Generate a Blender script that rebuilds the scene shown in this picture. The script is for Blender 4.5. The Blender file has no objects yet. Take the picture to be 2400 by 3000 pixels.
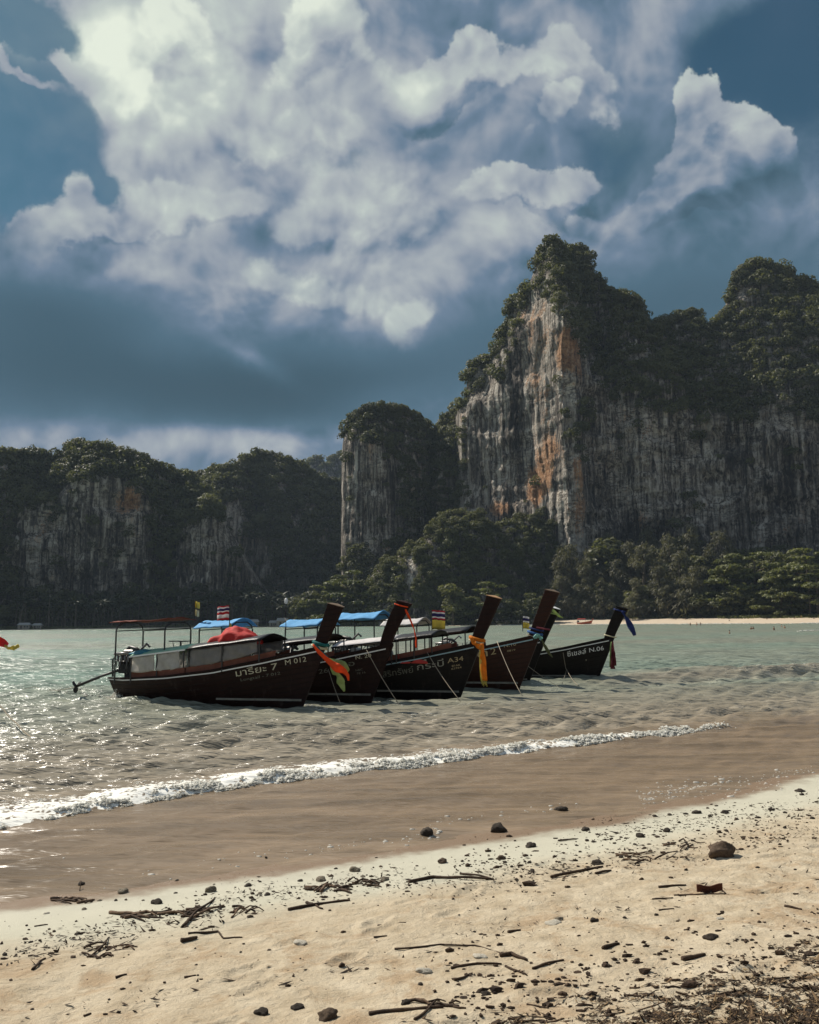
import bpy, math, random
import numpy as np
from mathutils import Vector, Matrix

# ------------------------------------------------------------------ camera
C = bpy.context.scene.collection
CAM_Z, FPX, W0, H0 = 2.4, 2500.0, 2400.0, 3000.0
PITCH, ROLL = math.atan(324.0 / 2500.0), math.atan(0.010)
_f = Vector((0, math.cos(PITCH), math.sin(PITCH)))
_u0 = Vector((0, -math.sin(PITCH), math.cos(PITCH)))
_u = (_u0 * math.cos(ROLL) + Vector((1, 0, 0)) * math.sin(ROLL)).normalized()
_r = _f.cross(_u).normalized()
camd = bpy.data.cameras.new('camera')
camd.sensor_fit = 'VERTICAL'; camd.sensor_height = 36.0; camd.lens = 36.0 * FPX / H0
camd.clip_start = 0.05; camd.clip_end = 20000.0
cam = bpy.data.objects.new('camera', camd); C.objects.link(cam)
cam.matrix_world = Matrix(((_r.x, _u.x, -_f.x, 0), (_r.y, _u.y, -_f.y, 0), (_r.z, _u.z, -_f.z, CAM_Z), (0, 0, 0, 1)))
bpy.context.scene.camera = cam

def ray(px, py):
    """direction through a point of the photograph (2400 x 3000)"""
    return (_f + _r * ((px - W0 / 2) / FPX) + _u * ((H0 / 2 - py) / FPX)).normalized()
def at(px, py, Y):
    """the point of that ray at forward distance Y"""
    d = ray(px, py); t = Y / d.y
    return Vector((d.x * t, Y, CAM_Z + d.z * t))
def on_plane(px, py, z=0.0):
    d = ray(px, py); t = (z - CAM_Z) / d.z
    return Vector((d.x * t, d.y * t, z))
def az_el(px, py):
    d = ray(px, py)
    return math.atan2(d.x, d.y), math.asin(d.z)

# ------------------------------------------------------------------ light
SUN_AZ, SUN_EL = math.radians(-50.0), math.radians(46.0)      # azimuth from the view axis, negative = left
SUN_DIR = Vector((math.sin(SUN_AZ) * math.cos(SUN_EL), math.cos(SUN_AZ) * math.cos(SUN_EL), math.sin(SUN_EL)))
sund = bpy.data.lights.new('sun', 'SUN'); sund.energy = 5.0; sund.angle = math.radians(0.55); sund.color = (1.0, 0.93, 0.82)
sun = bpy.data.objects.new('sun', sund); C.objects.link(sun)
sun.rotation_euler = SUN_DIR.to_track_quat('Z', 'Y').to_euler(); sun.location = (0, 0, 400)

sc = bpy.context.scene
sc.view_settings.view_transform = 'Standard'; sc.view_settings.look = 'None'
sc.view_settings.exposure = 0.28; sc.view_settings.gamma = 1.0; sc.view_settings.use_curve_mapping = False
sc.render.engine = 'CYCLES'
sc.cycles.max_bounces = 5; sc.cycles.diffuse_bounces = 2; sc.cycles.glossy_bounces = 3
sc.cycles.transmission_bounces = 3; sc.cycles.transparent_max_bounces = 6; sc.cycles.volume_bounces = 0
sc.cycles.caustics_reflective = False; sc.cycles.caustics_refractive = False
sc.cycles.sample_clamp_indirect = 4.0

# ------------------------------------------------------------------ node helpers
class S:
    """a socket with arithmetic"""
    def __init__(s, nt, sock): s.nt, s.k = nt, sock
    def _m(s, op, *o, rev=False, clamp=False):
        n = s.nt.nodes.new('ShaderNodeMath'); n.operation = op; n.use_clamp = clamp
        a = [s] + list(o)
        if rev: a = a[::-1]
        for i, v in enumerate(a):
            if isinstance(v, S): s.nt.links.new(v.k, n.inputs[i])
            else: n.inputs[i].default_value = float(v)
        return S(s.nt, n.outputs[0])
    def __add__(s, o): return s._m('ADD', o)
    __radd__ = __add__
    def __sub__(s, o): return s._m('SUBTRACT', o)
    def __rsub__(s, o): return s._m('SUBTRACT', o, rev=True)
    def __mul__(s, o): return s._m('MULTIPLY', o)
    __rmul__ = __mul__
    def __truediv__(s, o): return s._m('DIVIDE', o)
    def pw(s, o): return s._m('POWER', o)
    def mx(s, o): return s._m('MAXIMUM', o)
    def mn(s, o): return s._m('MINIMUM', o)
    def ab(s): return s._m('ABSOLUTE')
    def exp(s): return s._m('POWER', math.e, rev=True)
    def sat(s): return s._m('ADD', 0.0, clamp=True)
    def step(s, a, b, t='SMOOTHSTEP'):
        n = s.nt.nodes.new('ShaderNodeMapRange'); n.interpolation_type = t; n.clamp = True
        s.nt.links.new(s.k, n.inputs['Value'])
        n.inputs['From Min'].default_value = a; n.inputs['From Max'].default_value = b
        return S(s.nt, n.outputs['Result'])
    def lin(s, a, b, c=0.0, d=1.0):
        n = s.nt.nodes.new('ShaderNodeMapRange'); n.clamp = True
        s.nt.links.new(s.k, n.inputs['Value'])
        for k, v in (('From Min', a), ('From Max', b), ('To Min', c), ('To Max', d)): n.inputs[k].default_value = v
        return S(s.nt, n.outputs['Result'])
def node(nt, typ, ins=None, out=0, **attr):
    n = nt.nodes.new(typ)
    for k, v in attr.items(): setattr(n, k, v)
    for k, v in (ins or {}).items():
        sk = n.inputs[k]
        if isinstance(v, S): nt.links.new(v.k, sk)
        else:
            if sk.type == 'RGBA' and len(v) == 3: v = (*v, 1)
            sk.default_value = v
    return S(nt, n.outputs[out])
def noise(nt, vec, scale, detail=5.0, rough=0.55, dist=0.0, typ='FBM', lac=2.0):
    n = nt.nodes.new('ShaderNodeTexNoise'); n.noise_type = typ
    if vec is not None: nt.links.new(vec.k, n.inputs['Vector'])
    for k, v in (('Scale', scale), ('Detail', detail), ('Roughness', rough), ('Distortion', dist), ('Lacunarity', lac)):
        if k in n.inputs: n.inputs[k].default_value = v
    return S(nt, n.outputs[0])
def vmath(nt, op, a, b=None, scale=None, out=0):
    n = nt.nodes.new('ShaderNodeVectorMath'); n.operation = op
    for i, v in enumerate((a, b)):
        if v is None: continue
        if isinstance(v, S): nt.links.new(v.k, n.inputs[i])
        else: n.inputs[i].default_value = v
    if scale is not None:
        if isinstance(scale, S): nt.links.new(scale.k, n.inputs['Scale'])
        else: n.inputs['Scale'].default_value = scale
    return S(nt, n.outputs[out])
def mixc(nt, f, a, b, blend='MIX'):
    n = nt.nodes.new('ShaderNodeMix'); n.data_type = 'RGBA'; n.blend_type = blend
    if isinstance(f, S): nt.links.new(f.k, n.inputs[0])
    else: n.inputs[0].default_value = f
    for i, v in ((6, a), (7, b)):
        if isinstance(v, S): nt.links.new(v.k, n.inputs[i])
        else: n.inputs[i].default_value = (*v[:3], 1)
    return S(nt, n.outputs[2])
def ramp(nt, f, stops, interp='LINEAR'):
    n = nt.nodes.new('ShaderNodeValToRGB'); nt.links.new(f.k, n.inputs[0])
    cr = n.color_ramp; cr.interpolation = interp
    while len(cr.elements) < len(stops): cr.elements.new(0.5)
    for e, (p, c) in zip(cr.elements, stops): e.position = p; e.color = (*c, 1)
    return S(nt, n.outputs[0])
def comb(nt, x, y, z):
    n = nt.nodes.new('ShaderNodeCombineXYZ')
    for i, v in enumerate((x, y, z)):
        if isinstance(v, S): nt.links.new(v.k, n.inputs[i])
        else: n.inputs[i].default_value = v
    return S(nt, n.outputs[0])
def sep(nt, v):
    n = nt.nodes.new('ShaderNodeSeparateXYZ'); nt.links.new(v.k, n.inputs[0])
    return [S(nt, o) for o in n.outputs]

# ------------------------------------------------------------------ sky: blue air with banks of storm cumulus
def build_world():
    w = bpy.data.worlds.new('World'); sc.world = w; w.use_nodes = True
    nt = w.node_tree; nt.nodes.clear()
    g = S(nt, nt.nodes.new('ShaderNodeTexCoord').outputs['Generated'])
    gx, gy, gz = sep(nt, g)
    az = gx._m('ARCTAN2', gy); el = gz._m('ARCSINE')
    p0 = comb(nt, az, el, 0.0)
    # domain warp that makes the outlines of the banks billow
    wn = nt.nodes.new('ShaderNodeTexNoise'); nt.links.new(g.k, wn.inputs['Vector'])
    wn.inputs['Scale'].default_value = 6.0; wn.inputs['Detail'].default_value = 7.0; wn.inputs['Roughness'].default_value = 0.6
    wv = vmath(nt, 'SUBTRACT', S(nt, wn.outputs['Color']), (0.5, 0.5, 0.5))
    p = vmath(nt, 'ADD', p0, vmath(nt, 'SCALE', wv, scale=0.13))
    ps = vmath(nt, 'ADD', p0, vmath(nt, 'SCALE', wv, scale=0.05))
    last = [None]
    def blob(px, py, sx, sy, rot=0.0, amp=1.0, q=p):
        a, e = az_el(px, py)
        if last[0] is not None:              # strings the blobs one after the other, which keeps the shader's stack short
            v = nt.nodes.new('ShaderNodeVectorMath'); v.operation = 'MULTIPLY_ADD'
            nt.links.new(last[0].k, v.inputs[0]); v.inputs[1].default_value = (1e-9,) * 3; nt.links.new(q.k, v.inputs[2])
            q = S(nt, v.outputs[0])
        n = nt.nodes.new('ShaderNodeMapping'); n.vector_type = 'TEXTURE'
        nt.links.new(q.k, n.inputs['Vector'])
        n.inputs['Location'].default_value = (a, e, 0)
        n.inputs['Rotation'].default_value = (0, 0, math.radians(rot))
        n.inputs['Scale'].default_value = (sx / FPX, sy / FPX, 1)
        v = S(nt, n.outputs[0])
        d = vmath(nt, 'DOT_PRODUCT', v, v, out=1)
        return (d * -1.0).exp() * amp
    def field(lst, q=p):
        t = None
        for b in lst:
            k = blob(*b, q=q); t = k if t is None else t + k
            last[0] = t
        return t
    # billows: bumps of several sizes, and the same bumps seen a little nearer the sun for their relief
    so = Vector((math.sin(SUN_AZ) * 0.5, 0.15, 0.85)) * 0.02
    def billow(vec):
        big = node(nt, 'ShaderNodeTexVoronoi', {'Vector': vec, 'Scale': 9.0, 'Detail': 3.0, 'Roughness': 0.52, 'Lacunarity': 2.1}, feature='F1', normalize=True)
        return (1.0 - big - 0.70) * 5.0
    wl = nt.nodes.new('ShaderNodeTexNoise'); nt.links.new(g.k, wl.inputs['Vector'])
    wl.inputs['Scale'].default_value = 7.0; wl.inputs['Detail'].default_value = 1.5; wl.inputs['Roughness'].default_value = 0.45
    gw = vmath(nt, 'ADD', g, vmath(nt, 'SCALE', vmath(nt, 'SUBTRACT', S(nt, wl.outputs['Color']), (0.5, 0.5, 0.5)), scale=0.07))
    b0 = billow(gw)
    b1 = billow(vmath(nt, 'ADD', gw, tuple(so)))
    nz = (noise(nt, gw, 9.0, 7.0, 0.56) - 0.52) * 4.0
    nz1 = (noise(nt, vmath(nt, 'ADD', gw, tuple(so)), 9.0, 7.0, 0.56) - 0.52) * 4.0
    relief = (b0 - b1) * 0.20 + (nz - nz1) * 0.075          # > 0 on the side towards the sun
    soft = (noise(nt, gw, 4.2, 3.0, 0.5) - 0.5) * 4.0
    soft1 = (noise(nt, vmath(nt, 'ADD', gw, tuple(so * 2.2)), 4.2, 3.0, 0.5) - 0.5) * 4.0
    relief = relief + (soft - soft1) * 0.17
    # tone of the far banks, dark to light
    T = 0.485 + field([
        (470, 150, 300, 230, 20, 0.16), (600, 380, 330, 230, 0, 0.12), (330, 110, 110, 120, 0, 0.26), (400, 300, 90, 110, 30, 0.12), (1000, 250, 330, 260, 0, 0.13),
        (1080, 560, 200, 200, 0, 0.14), (1280, 230, 160, 130, 0, 0.14), (1680, 170, 160, 110, 0, 0.12), (1500, 620, 260, 110, 0, 0.12), (980, 420, 160, 90, 0, 0.08),
        (600, 640, 220, 100, 10, 0.15), (1050, 760, 280, 120, -20, 0.06), (560, 960, 200, 60, 20, 0.06),
        (250, 1090, 700, 190, 0, -0.33), (1000, 1150, 430, 130, 0, -0.25), (2100, 900, 560, 170, 0, -0.24), (1500, 1000, 350, 160, 0, -0.14), (100, 880, 300, 90, 0, -0.12),
        (750, 700, 140, 70, 0, -0.22), (2300, 250, 260, 230, 0, -0.20), (1800, 430, 170, 130, 0, -0.20), (2080, 120, 120, 80, 0, -0.16), (1330, 130, 140, 70, 0, -0.14), (1800, 60, 200, 60, 0, 0.08),
        (680, 460, 110, 55, -25, -0.18), (500, 470, 60, 70, 0, -0.10), (790, 180, 55, 55, 0, -0.24), (1180, 60, 120, 90, 0, -0.12), (1130, 330, 90, 110, 0, -0.14), (850, 520, 40, 110, 10, -0.10),
        (880, 340, 140, 40, 20, -0.06), (1480, 460, 160, 90, 0, -0.12), (1200, 700, 120, 70, 0, -0.08), (950, 830, 150, 60, 0, -0.10), (540, 560, 90, 50, 0, -0.05),
        (620, 1290, 480, 46, 2, 0.25), (1150, 1170, 230, 60, 0, 0.12), (760, 1060, 110, 30, -25, 0.12), (700, 1010, 90, 25, -20, 0.05)], q=ps)
    T = T + (relief * 1.2 + soft * 0.08) * T.step(0.24, 0.48)
    cols = [(0.0, (0.034, 0.068, 0.095)), (0.16, (0.050, 0.104, 0.146)), (0.30, (0.078, 0.150, 0.212)), (0.44, (0.150, 0.220, 0.310)), (0.56, (0.29, 0.335, 0.40)),
            (0.70, (0.42, 0.46, 0.485)), (0.84, (0.53, 0.59, 0.56)), (1.0, (0.80, 0.86, 0.74))]
    cloud = ramp(nt, T, cols)
    # clear air
    sky = node(nt, 'ShaderNodeTexSky', {}, sky_type='NISHITA', sun_disc=False, sun_elevation=SUN_EL, sun_rotation=SUN_AZ,
               air_density=1.0, dust_density=0.6, ozone_density=2.0)
    skyc = mixc(nt, 1.0, sky, (0.021, 0.039, 0.039), 'MULTIPLY')
    H = field([(40, 90, 150, 95, 0, 1.0), (60, 440, 250, 230, 0, 1.15), (330, 560, 120, 50, 0, 0.6), (2080, 170, 190, 105, -35, 0.62), (2330, 30, 160, 120, 0, 0.6), (2380, 330, 150, 190, 0, 0.6),
               (1740, 420, 200, 120, 0, 0.50), (0, 175, 120, 22, -14, -0.9), (200, 205, 140, 25, -24, -0.9)])
    h = (H + nz * 0.13 + b0 * -0.14).step(0.32, 0.66)
    col = mixc(nt, h * 0.85, cloud, skyc)
    # nearer cumulus towers with crisp heads and soft, dark feet
    psun = vmath(nt, 'ADD', p, (-0.014, 0.030, 0.0))
    def bank(lst, base_px, top_px, lo, hi, e0, e1, a=0.95):
        B = field(lst)
        bn = B + b0 * 0.26 + nz * 0.16
        m = bn.step(e0, e1)
        Bs = field(lst, q=psun)
        lit = ((B - Bs) * 0.42).mx(-0.12).mn(0.11)                # the swelling side towards the sun is bright, the far side dull
        _, eb = az_el(1200, base_px)
        _, et = az_el(1200, top_px)
        m = m * el.step(eb - 0.012, eb + 0.05) * a
        t = el.lin(eb, et, lo, hi) + relief * 1.6 + soft * 0.05 + lit
        return m, ramp(nt, t, cols)
    for args in (
        ([(430, 120, 90, 120, 0, 0.9), (500, 60, 110, 80, 0, 0.8), (600, 150, 110, 110, 0, 0.7)], 420, 20, 0.62, 0.80, 0.50, 0.85, 0.8),
        ([(900, 130, 90, 90, 0, 0.9), (980, 60, 110, 80, 0, 0.8), (1050, 170, 120, 90, 0, 0.8), (850, 260, 120, 60, 0, 0.6)], 460, 30, 0.56, 0.72, 0.48, 0.75, 0.85),
        ([(760, 420, 100, 60, 0, 0.9), (900, 380, 130, 70, 0, 0.8), (1020, 450, 120, 70, 0, 0.8), (640, 360, 90, 50, 0, 0.6)], 640, 330, 0.54, 0.68, 0.46, 0.85, 0.7),
        ([(900, 640, 120, 60, 0, 0.9), (1050, 600, 130, 70, 0, 0.9), (1180, 680, 140, 60, 0, 0.8), (1000, 720, 160, 60, 0, 0.7)], 880, 540, 0.48, 0.64, 0.46, 0.90, 0.7),
        ([(420, 330, 70, 90, 25, 0.9), (480, 470, 60, 90, 25, 0.8), (400, 210, 70, 60, 0, 0.7)], 620, 160, 0.62, 0.78, 0.46, 0.80, 0.8),
        ([(950, 850, 130, 60, -15, 0.9), (1090, 860, 90, 70, 0, 0.7), (840, 800, 90, 50, 0, 0.6)], 1020, 760, 0.42, 0.54, 0.46, 0.95, 0.65),
        ([(1250, 330, 130, 110, 0, 0.9), (1330, 240, 90, 90, 0, 0.9), (1410, 170, 75, 70, 0, 1.0), (1520, 220, 110, 60, 0, 0.9), (1680, 160, 90, 90, 0, 0.9), (1780, 260, 110, 90, 0, 0.7), (1100, 200, 90, 90, 0, 0.6)], 560, 130, 0.46, 0.68, 0.50, 0.68),
        ([(1690, 290, 90, 50, 20, 0.9), (1640, 340, 50, 50, 0, 0.7), (1560, 380, 25, 18, 0, 0.8)], 420, 230, 0.44, 0.62, 0.46, 0.70),
        ([(1560, 530, 120, 50, 0, 1.0), (1680, 520, 90, 50, 0, 0.8), (1450, 580, 150, 50, 0, 0.8), (1700, 640, 120, 60, 0, 0.9)], 800, 480, 0.44, 0.58, 0.44, 0.66),
        ([(2070, 275, 70, 60, 0, 1.1), (2045, 350, 70, 60, 0, 0.9), (2150, 350, 70, 60, 0, 0.8), (2215, 410, 80, 70, 0, 0.9), (2270, 470, 70, 60, 0, 0.7), (2010, 480, 110, 70, 0, 0.9), (2130, 500, 150, 90, 0, 0.9), (1960, 590, 140, 60, 10, 0.9), (1850, 640, 130, 45, 10, 0.8), (2290, 530, 80, 50, 0, 0.6)], 740, 230, 0.38, 0.56, 0.46, 0.62),
        ([(1700, 640, 70, 50, 0, 1.0), (1760, 690, 90, 40, 0, 0.7)], 760, 590, 0.40, 0.52, 0.46, 0.70),
        ([(600, 460, 70, 40, 0, 1.0), (680, 500, 70, 30, -20, 0.8), (540, 490, 50, 40, 0, 0.7)], 540, 420, 0.50, 0.64, 0.46, 0.66),
        ([(620, 600, 170, 60, 0, 0.9), (480, 640, 120, 60, 20, 0.9), (760, 560, 120, 60, 0, 0.7), (560, 760, 60, 110, 10, 0.5)], 860, 540, 0.52, 0.66, 0.44, 0.80, 0.8),
        ([(255, 600, 50, 80, 0, 1.1), (80, 720, 120, 48, 8, 1.0), (200, 690, 120, 50, 0, 0.8), (330, 690, 150, 50, 10, 0.9), (500, 650, 160, 60, 20, 0.8), (225, 800, 50, 55, -35, 0.8), (60, 770, 50, 60, -20, 0.7)], 840, 560, 0.48, 0.62, 0.44, 0.80),
        ([(1180, 930, 75, 90, 0, 0.9), (1270, 900, 90, 60, 0, 0.7)], 1060, 850, 0.42, 0.52, 0.46, 0.80, 0.8),
        ([(0, 170, 80, 24, -12, 1.0), (110, 185, 80, 22, -14, 0.9), (230, 215, 90, 26, -24, 0.9), (330, 265, 70, 40, -30, 0.8)], 320, 150, 0.44, 0.70, 0.40, 0.66)):
        m, c = bank(*args)
        col = mixc(nt, m, col, c)
        last[0] = col
    # below the horizon: dull sea colour
    col = mixc(nt, gz.lin(-0.02, 0.0), (0.10, 0.11, 0.10), col)
    bg = nt.nodes.new('ShaderNodeBackground'); nt.links.new(col.k, bg.inputs[0]); bg.inputs[1].default_value = 0.82
    out = nt.nodes.new('ShaderNodeOutputWorld'); nt.links.new(bg.outputs[0], out.inputs[0])
    w.cycles.sampling_method = 'MANUAL'; w.cycles.sample_map_resolution = 512
build_world()

# ------------------------------------------------------------------ numpy helpers
def _hash(ix, iy, iz, seed):
    with np.errstate(over='ignore'):
        h = (ix.astype(np.uint32) * np.uint32(374761393) + iy.astype(np.uint32) * np.uint32(668265263)
             + iz.astype(np.uint32) * np.uint32(2147483647) + np.uint32(seed * 974711 % 4294967295))
        h = (h ^ (h >> np.uint32(13))) * np.uint32(1274126177)
        h = (h ^ (h >> np.uint32(15))) * np.uint32(2246822519)
        h = h ^ (h >> np.uint32(16))
    return h.astype(np.float32) * np.float32(2.0 / 4294967295.0) - np.float32(1.0)
def vnoise(x, y, z=None, seed=0):
    x = np.asarray(x, np.float32); y = np.asarray(y, np.float32)
    x0 = np.floor(x); y0 = np.floor(y); fx = x - x0; fy = y - y0
    sx = fx * fx * fx * (fx * (fx * 6 - 15) + 10); sy = fy * fy * fy * (fy * (fy * 6 - 15) + 10)
    ix = x0.astype(np.int64); iy = y0.astype(np.int64)
    def lay(iz):
        a = _hash(ix, iy, iz, seed); b = _hash(ix + 1, iy, iz, seed); c = _hash(ix, iy + 1, iz, seed); d = _hash(ix + 1, iy + 1, iz, seed)
        return (a + (b - a) * sx) * (1 - sy) + (c + (d - c) * sx) * sy
    if z is None: return lay(np.zeros_like(ix))
    z = np.asarray(z, np.float32); z0 = np.floor(z); fz = z - z0; sz = fz * fz * fz * (fz * (fz * 6 - 15) + 10)
    iz = z0.astype(np.int64)
    return lay(iz) * (1 - sz) + lay(iz + 1) * sz
def fbm(x, y, z=None, o=4, seed=0, gain=0.5, lac=2.03):
    t = 0; a = 1.0; n = 0
    for i in range(o):
        k = lac ** i
        t = t + a * vnoise(x * k + 17.3 * i, y * k - 9.1 * i, None if z is None else z * k, seed + i); n += a; a *= gain
    return t / n
def sstep(a, b, x):
    t = np.clip((x - a) / (b - a), 0, 1); return t * t * (3 - 2 * t)
def lerp(a, b, t): return a + (b - a) * t

def mesh_np(name, co, faces, smooth=True, mat=None, attrs=None):
    """co (n,3), faces (m,k) -> mesh datablock"""
    co = np.ascontiguousarray(co, np.float32); faces = np.ascontiguousarray(faces, np.int32)
    me = bpy.data.meshes.new(name); k = faces.shape[1]; m = len(faces)
    me.vertices.add(len(co)); me.vertices.foreach_set('co', co.ravel())
    me.loops.add(m * k); me.loops.foreach_set('vertex_index', faces.ravel())
    me.polygons.add(m); me.polygons.foreach_set('loop_start', np.arange(0, m * k, k, dtype=np.int32))
    me.polygons.foreach_set('use_smooth', np.full(m, smooth, bool))
    for an, (typ, dom, arr) in (attrs or {}).items():
        a = me.attributes.new(an, typ, dom)
        arr = np.ascontiguousarray(arr, np.float32)
        a.data.foreach_set('color' if typ == 'FLOAT_COLOR' else 'value', arr.ravel())
    me.update(calc_edges=True)
    if mat: me.materials.append(mat)
    return me
def grid_faces(nr, nc, wrap=False):
    r = np.arange(nr - 1)[:, None]; c = np.arange(nc if wrap else nc - 1)[None, :]
    a = r * nc + c; b = r * nc + (c + 1) % nc; d = (r + 1) * nc + c; e = (r + 1) * nc + (c + 1) % nc
    return np.stack([a, b, e, d], -1).reshape(-1, 4)
def link(name, me, parent=None, **props):
    o = bpy.data.objects.new(name, me); C.objects.link(o)
    if parent is not None: o.parent = parent
    for k, v in props.items(): o[k] = v
    return o
def structure(name, me, **props): return link(name, me, kind='structure', **props)
def empty(name, loc, label, cat, group=None, rz=0.0):
    o = bpy.data.objects.new(name, None); C.objects.link(o); o.location = loc; o.rotation_euler = (0, 0, rz)
    o.empty_display_size = 0.2
    o['label'] = label; o['category'] = cat
    if group: o['group'] = group
    return o
def tag(o, label, cat, group=None):
    o['label'] = label; o['category'] = cat
    if group: o['group'] = group
    return o

# ------------------------------------------------------------------ materials
def new_mat(name):
    m = bpy.data.materials.new(name); m.use_nodes = True
    nt = m.node_tree; nt.nodes.clear()
    out = nt.nodes.new('ShaderNodeOutputMaterial')
    return m, nt, out
def principled(nt, out, base, rough=0.7, spec=0.3, normal=None, metallic=0.0, **kw):
    n = nt.nodes.new('ShaderNodeBsdfPrincipled')
    def put(k, v):
        if isinstance(v, S): nt.links.new(v.k, n.inputs[k])
        elif n.inputs[k].type == 'RGBA': n.inputs[k].default_value = (*v[:3], 1)
        else: n.inputs[k].default_value = v
    put('Base Color', base); put('Roughness', rough); put('Specular IOR Level', spec); put('Metallic', metallic)
    if normal is not None: put('Normal', normal)
    for k, v in kw.items(): put(k, v)
    if out is not None: nt.links.new(n.outputs[0], out.inputs[0])
    return n
def bump(nt, h, strength=0.5, dist=0.02):
    return node(nt, 'ShaderNodeBump', {'Height': h, 'Strength': strength, 'Distance': dist})
def attr(nt, name, out=0): return node(nt, 'ShaderNodeAttribute', {}, out, attribute_name=name)
def objco(nt): return S(nt, nt.nodes.new('ShaderNodeTexCoord').outputs['Object'])
def geopos(nt): return S(nt, nt.nodes.new('ShaderNodeNewGeometry').outputs['Position'])
_mc = {}
def paint(name, col, rough=0.5, spec=0.4, var=0.25, scale=6.0, metallic=0.0, bumpd=0.0, wear=None, planks=False):
    """a surface of one colour with mottling and a little wear"""
    if name in _mc: return _mc[name]
    m, nt, out = new_mat(name); p = objco(nt)
    n1 = noise(nt, p, scale, 5.0, 0.6); n2 = noise(nt, p, scale * 6, 3.0, 0.6)
    k = (n1 - 0.5) * (2.2 * var) + (n2 - 0.5) * (1.0 * var) + 1.0
    c = mixc(nt, 1.0, col, comb(nt, k, k, k), 'MULTIPLY')
    if wear is not None: c = mixc(nt, (n1 * 0.7 + n2 * 0.3).step(0.56, 0.66) * 0.7, c, wear)
    nrm = bump(nt, n2, 0.6, bumpd) if bumpd else None
    if planks:                                            # caulked seams between the strakes, and salt stains that run down
        x, y, z = sep(nt, p)
        f = (z - x.step(0.0, 7.5) * (x * 0.13) + (n1 - 0.5) * 0.03) * 6.5
        seam = 1.0 - ((f._m('FRACT') - 0.5).ab()).step(0.0, 0.10)
        c = mixc(nt, seam * 0.75, c, (0.004, 0.003, 0.003))
        mp = nt.nodes.new('ShaderNodeMapping'); nt.links.new(p.k, mp.inputs['Vector']); mp.inputs['Scale'].default_value = (5.0, 5.0, 0.7)
        st_ = noise(nt, S(nt, mp.outputs[0]), 1.0, 5.0, 0.65)
        c = mixc(nt, st_.step(0.55, 0.75) * z.lin(0.0, 1.3, 0.6, 0.12), c, (0.075, 0.058, 0.046))
        nrm = bump(nt, n2 * 0.4 - seam, 0.7, 0.01)
    principled(nt, out, c, rough, spec, nrm, metallic)
    _mc[name] = m; return m

# ------------------------------------------------------------------ the near shore: where it runs
_sh = np.array([on_plane(*q)[:2] for q in ((0, 2640), (330, 2610), (700, 2570), (1050, 2530), (1300, 2490), (1700, 2400), (2050, 2330), (2400, 2270))])
E_AX = (_sh[-1] - _sh[0]) / np.linalg.norm(_sh[-1] - _sh[0]); N_AX = np.array([E_AX[1], -E_AX[0]])   # along the shore, and landward
SH0 = _sh[0]
def shore_en(x, y):
    dx, dy = x - SH0[0], y - SH0[1]
    return dx * E_AX[0] + dy * E_AX[1], dx * N_AX[0] + dy * N_AX[1]
_e, _n = shore_en(_sh[:, 0], _sh[:, 1]); _shp = np.polyfit(_e, _n, 2)
_emin, _emax = _e.min() - 3, _e.max() + 4
def landward(x, y):
    """distance inland of the water's edge (negative out at sea), and the place along the shore"""
    e, n = shore_en(x, y)
    return n - np.polyval(_shp, np.clip(e, _emin, _emax)), e
def sand_base(x, y):
    s, e = landward(x, y)
    z = np.where(s > 0, 0.085 * s + 0.0012 * np.minimum(s, 8) ** 2, 0.075 * s)
    return np.where(s > 9, 0.085 * 9 + 0.077 + 0.03 * (s - 9), np.maximum(z, -2.5))
def sand_z(x, y):
    x = np.asarray(x, np.float64); y = np.asarray(y, np.float64)
    s, e = landward(x, y); z = sand_base(x, y)
    dry = sstep(0.9, 2.4, s + 0.35 * fbm(x * 0.8, y * 0.8, seed=5))
    z = z + 0.030 * fbm(x * 0.55, y * 0.55, o=3, seed=3) * sstep(-0.5, 1.5, s)
    z = z + dry * (0.024 * fbm(x * 2.4, y * 2.4, o=4, seed=7) + 0.012 * np.abs(fbm(x * 6.0, y * 6.0, o=3, seed=9)))
    sh = z.shape; xf, yf = x.ravel(), y.ravel(); dz = np.zeros(xf.size)
    m = np.where((np.hypot(xf, yf) < 14) & (np.abs(np.arctan2(xf, yf)) < .8))[0]
    if m.size:                                            # old footprints, trodden and half filled
        for fx, fy, ca, sa, dep in FEET:
            dx, dy = xf[m] - fx, yf[m] - fy; u_ = (dx * ca + dy * sa) / .145; v_ = (dy * ca - dx * sa) / .062; r2 = u_ * u_ + v_ * v_
            dz[m] += np.where(r2 < 9, dep * (-np.exp(-r2 * r2) + .45 * np.exp(-((np.sqrt(r2) - 1.45) / .35) ** 2)), 0)
    return z + dz.reshape(sh) * dry
_fr = random.Random(77); FEET = []
for _tr in range(9):                                      # nine people have walked along here
    _x, _y, _a = _fr.uniform(-3.5, 4.5), _fr.uniform(4.2, 9.5), _fr.gauss(.45, .5)
    for _i in range(11):
        _sd = .10 if _i % 2 else -.10; _b = _a + _fr.gauss(0, .12)
        FEET.append((_x - _sd * math.sin(_a), _y + _sd * math.cos(_a), math.cos(_b), math.sin(_b), _fr.uniform(.012, .026)))
        _x += .62 * math.cos(_a); _y += .62 * math.sin(_a); _a += _fr.gauss(0, .06)
def on_sand(px, py):
    d = ray(px, py); t = 0.0; lo, hi = 1.0, 60.0
    for _ in range(40):
        t = 0.5 * (lo + hi); q = (d.x * t, d.y * t, CAM_Z + d.z * t)
        if q[2] > float(max(sand_base(np.array(q[0]), np.array(q[1])), -9)): lo = t
        else: hi = t
    x, y = d.x * t, d.y * t
    return Vector((x, y, float(sand_z(np.array([x]), np.array([y]))[0])))

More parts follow.
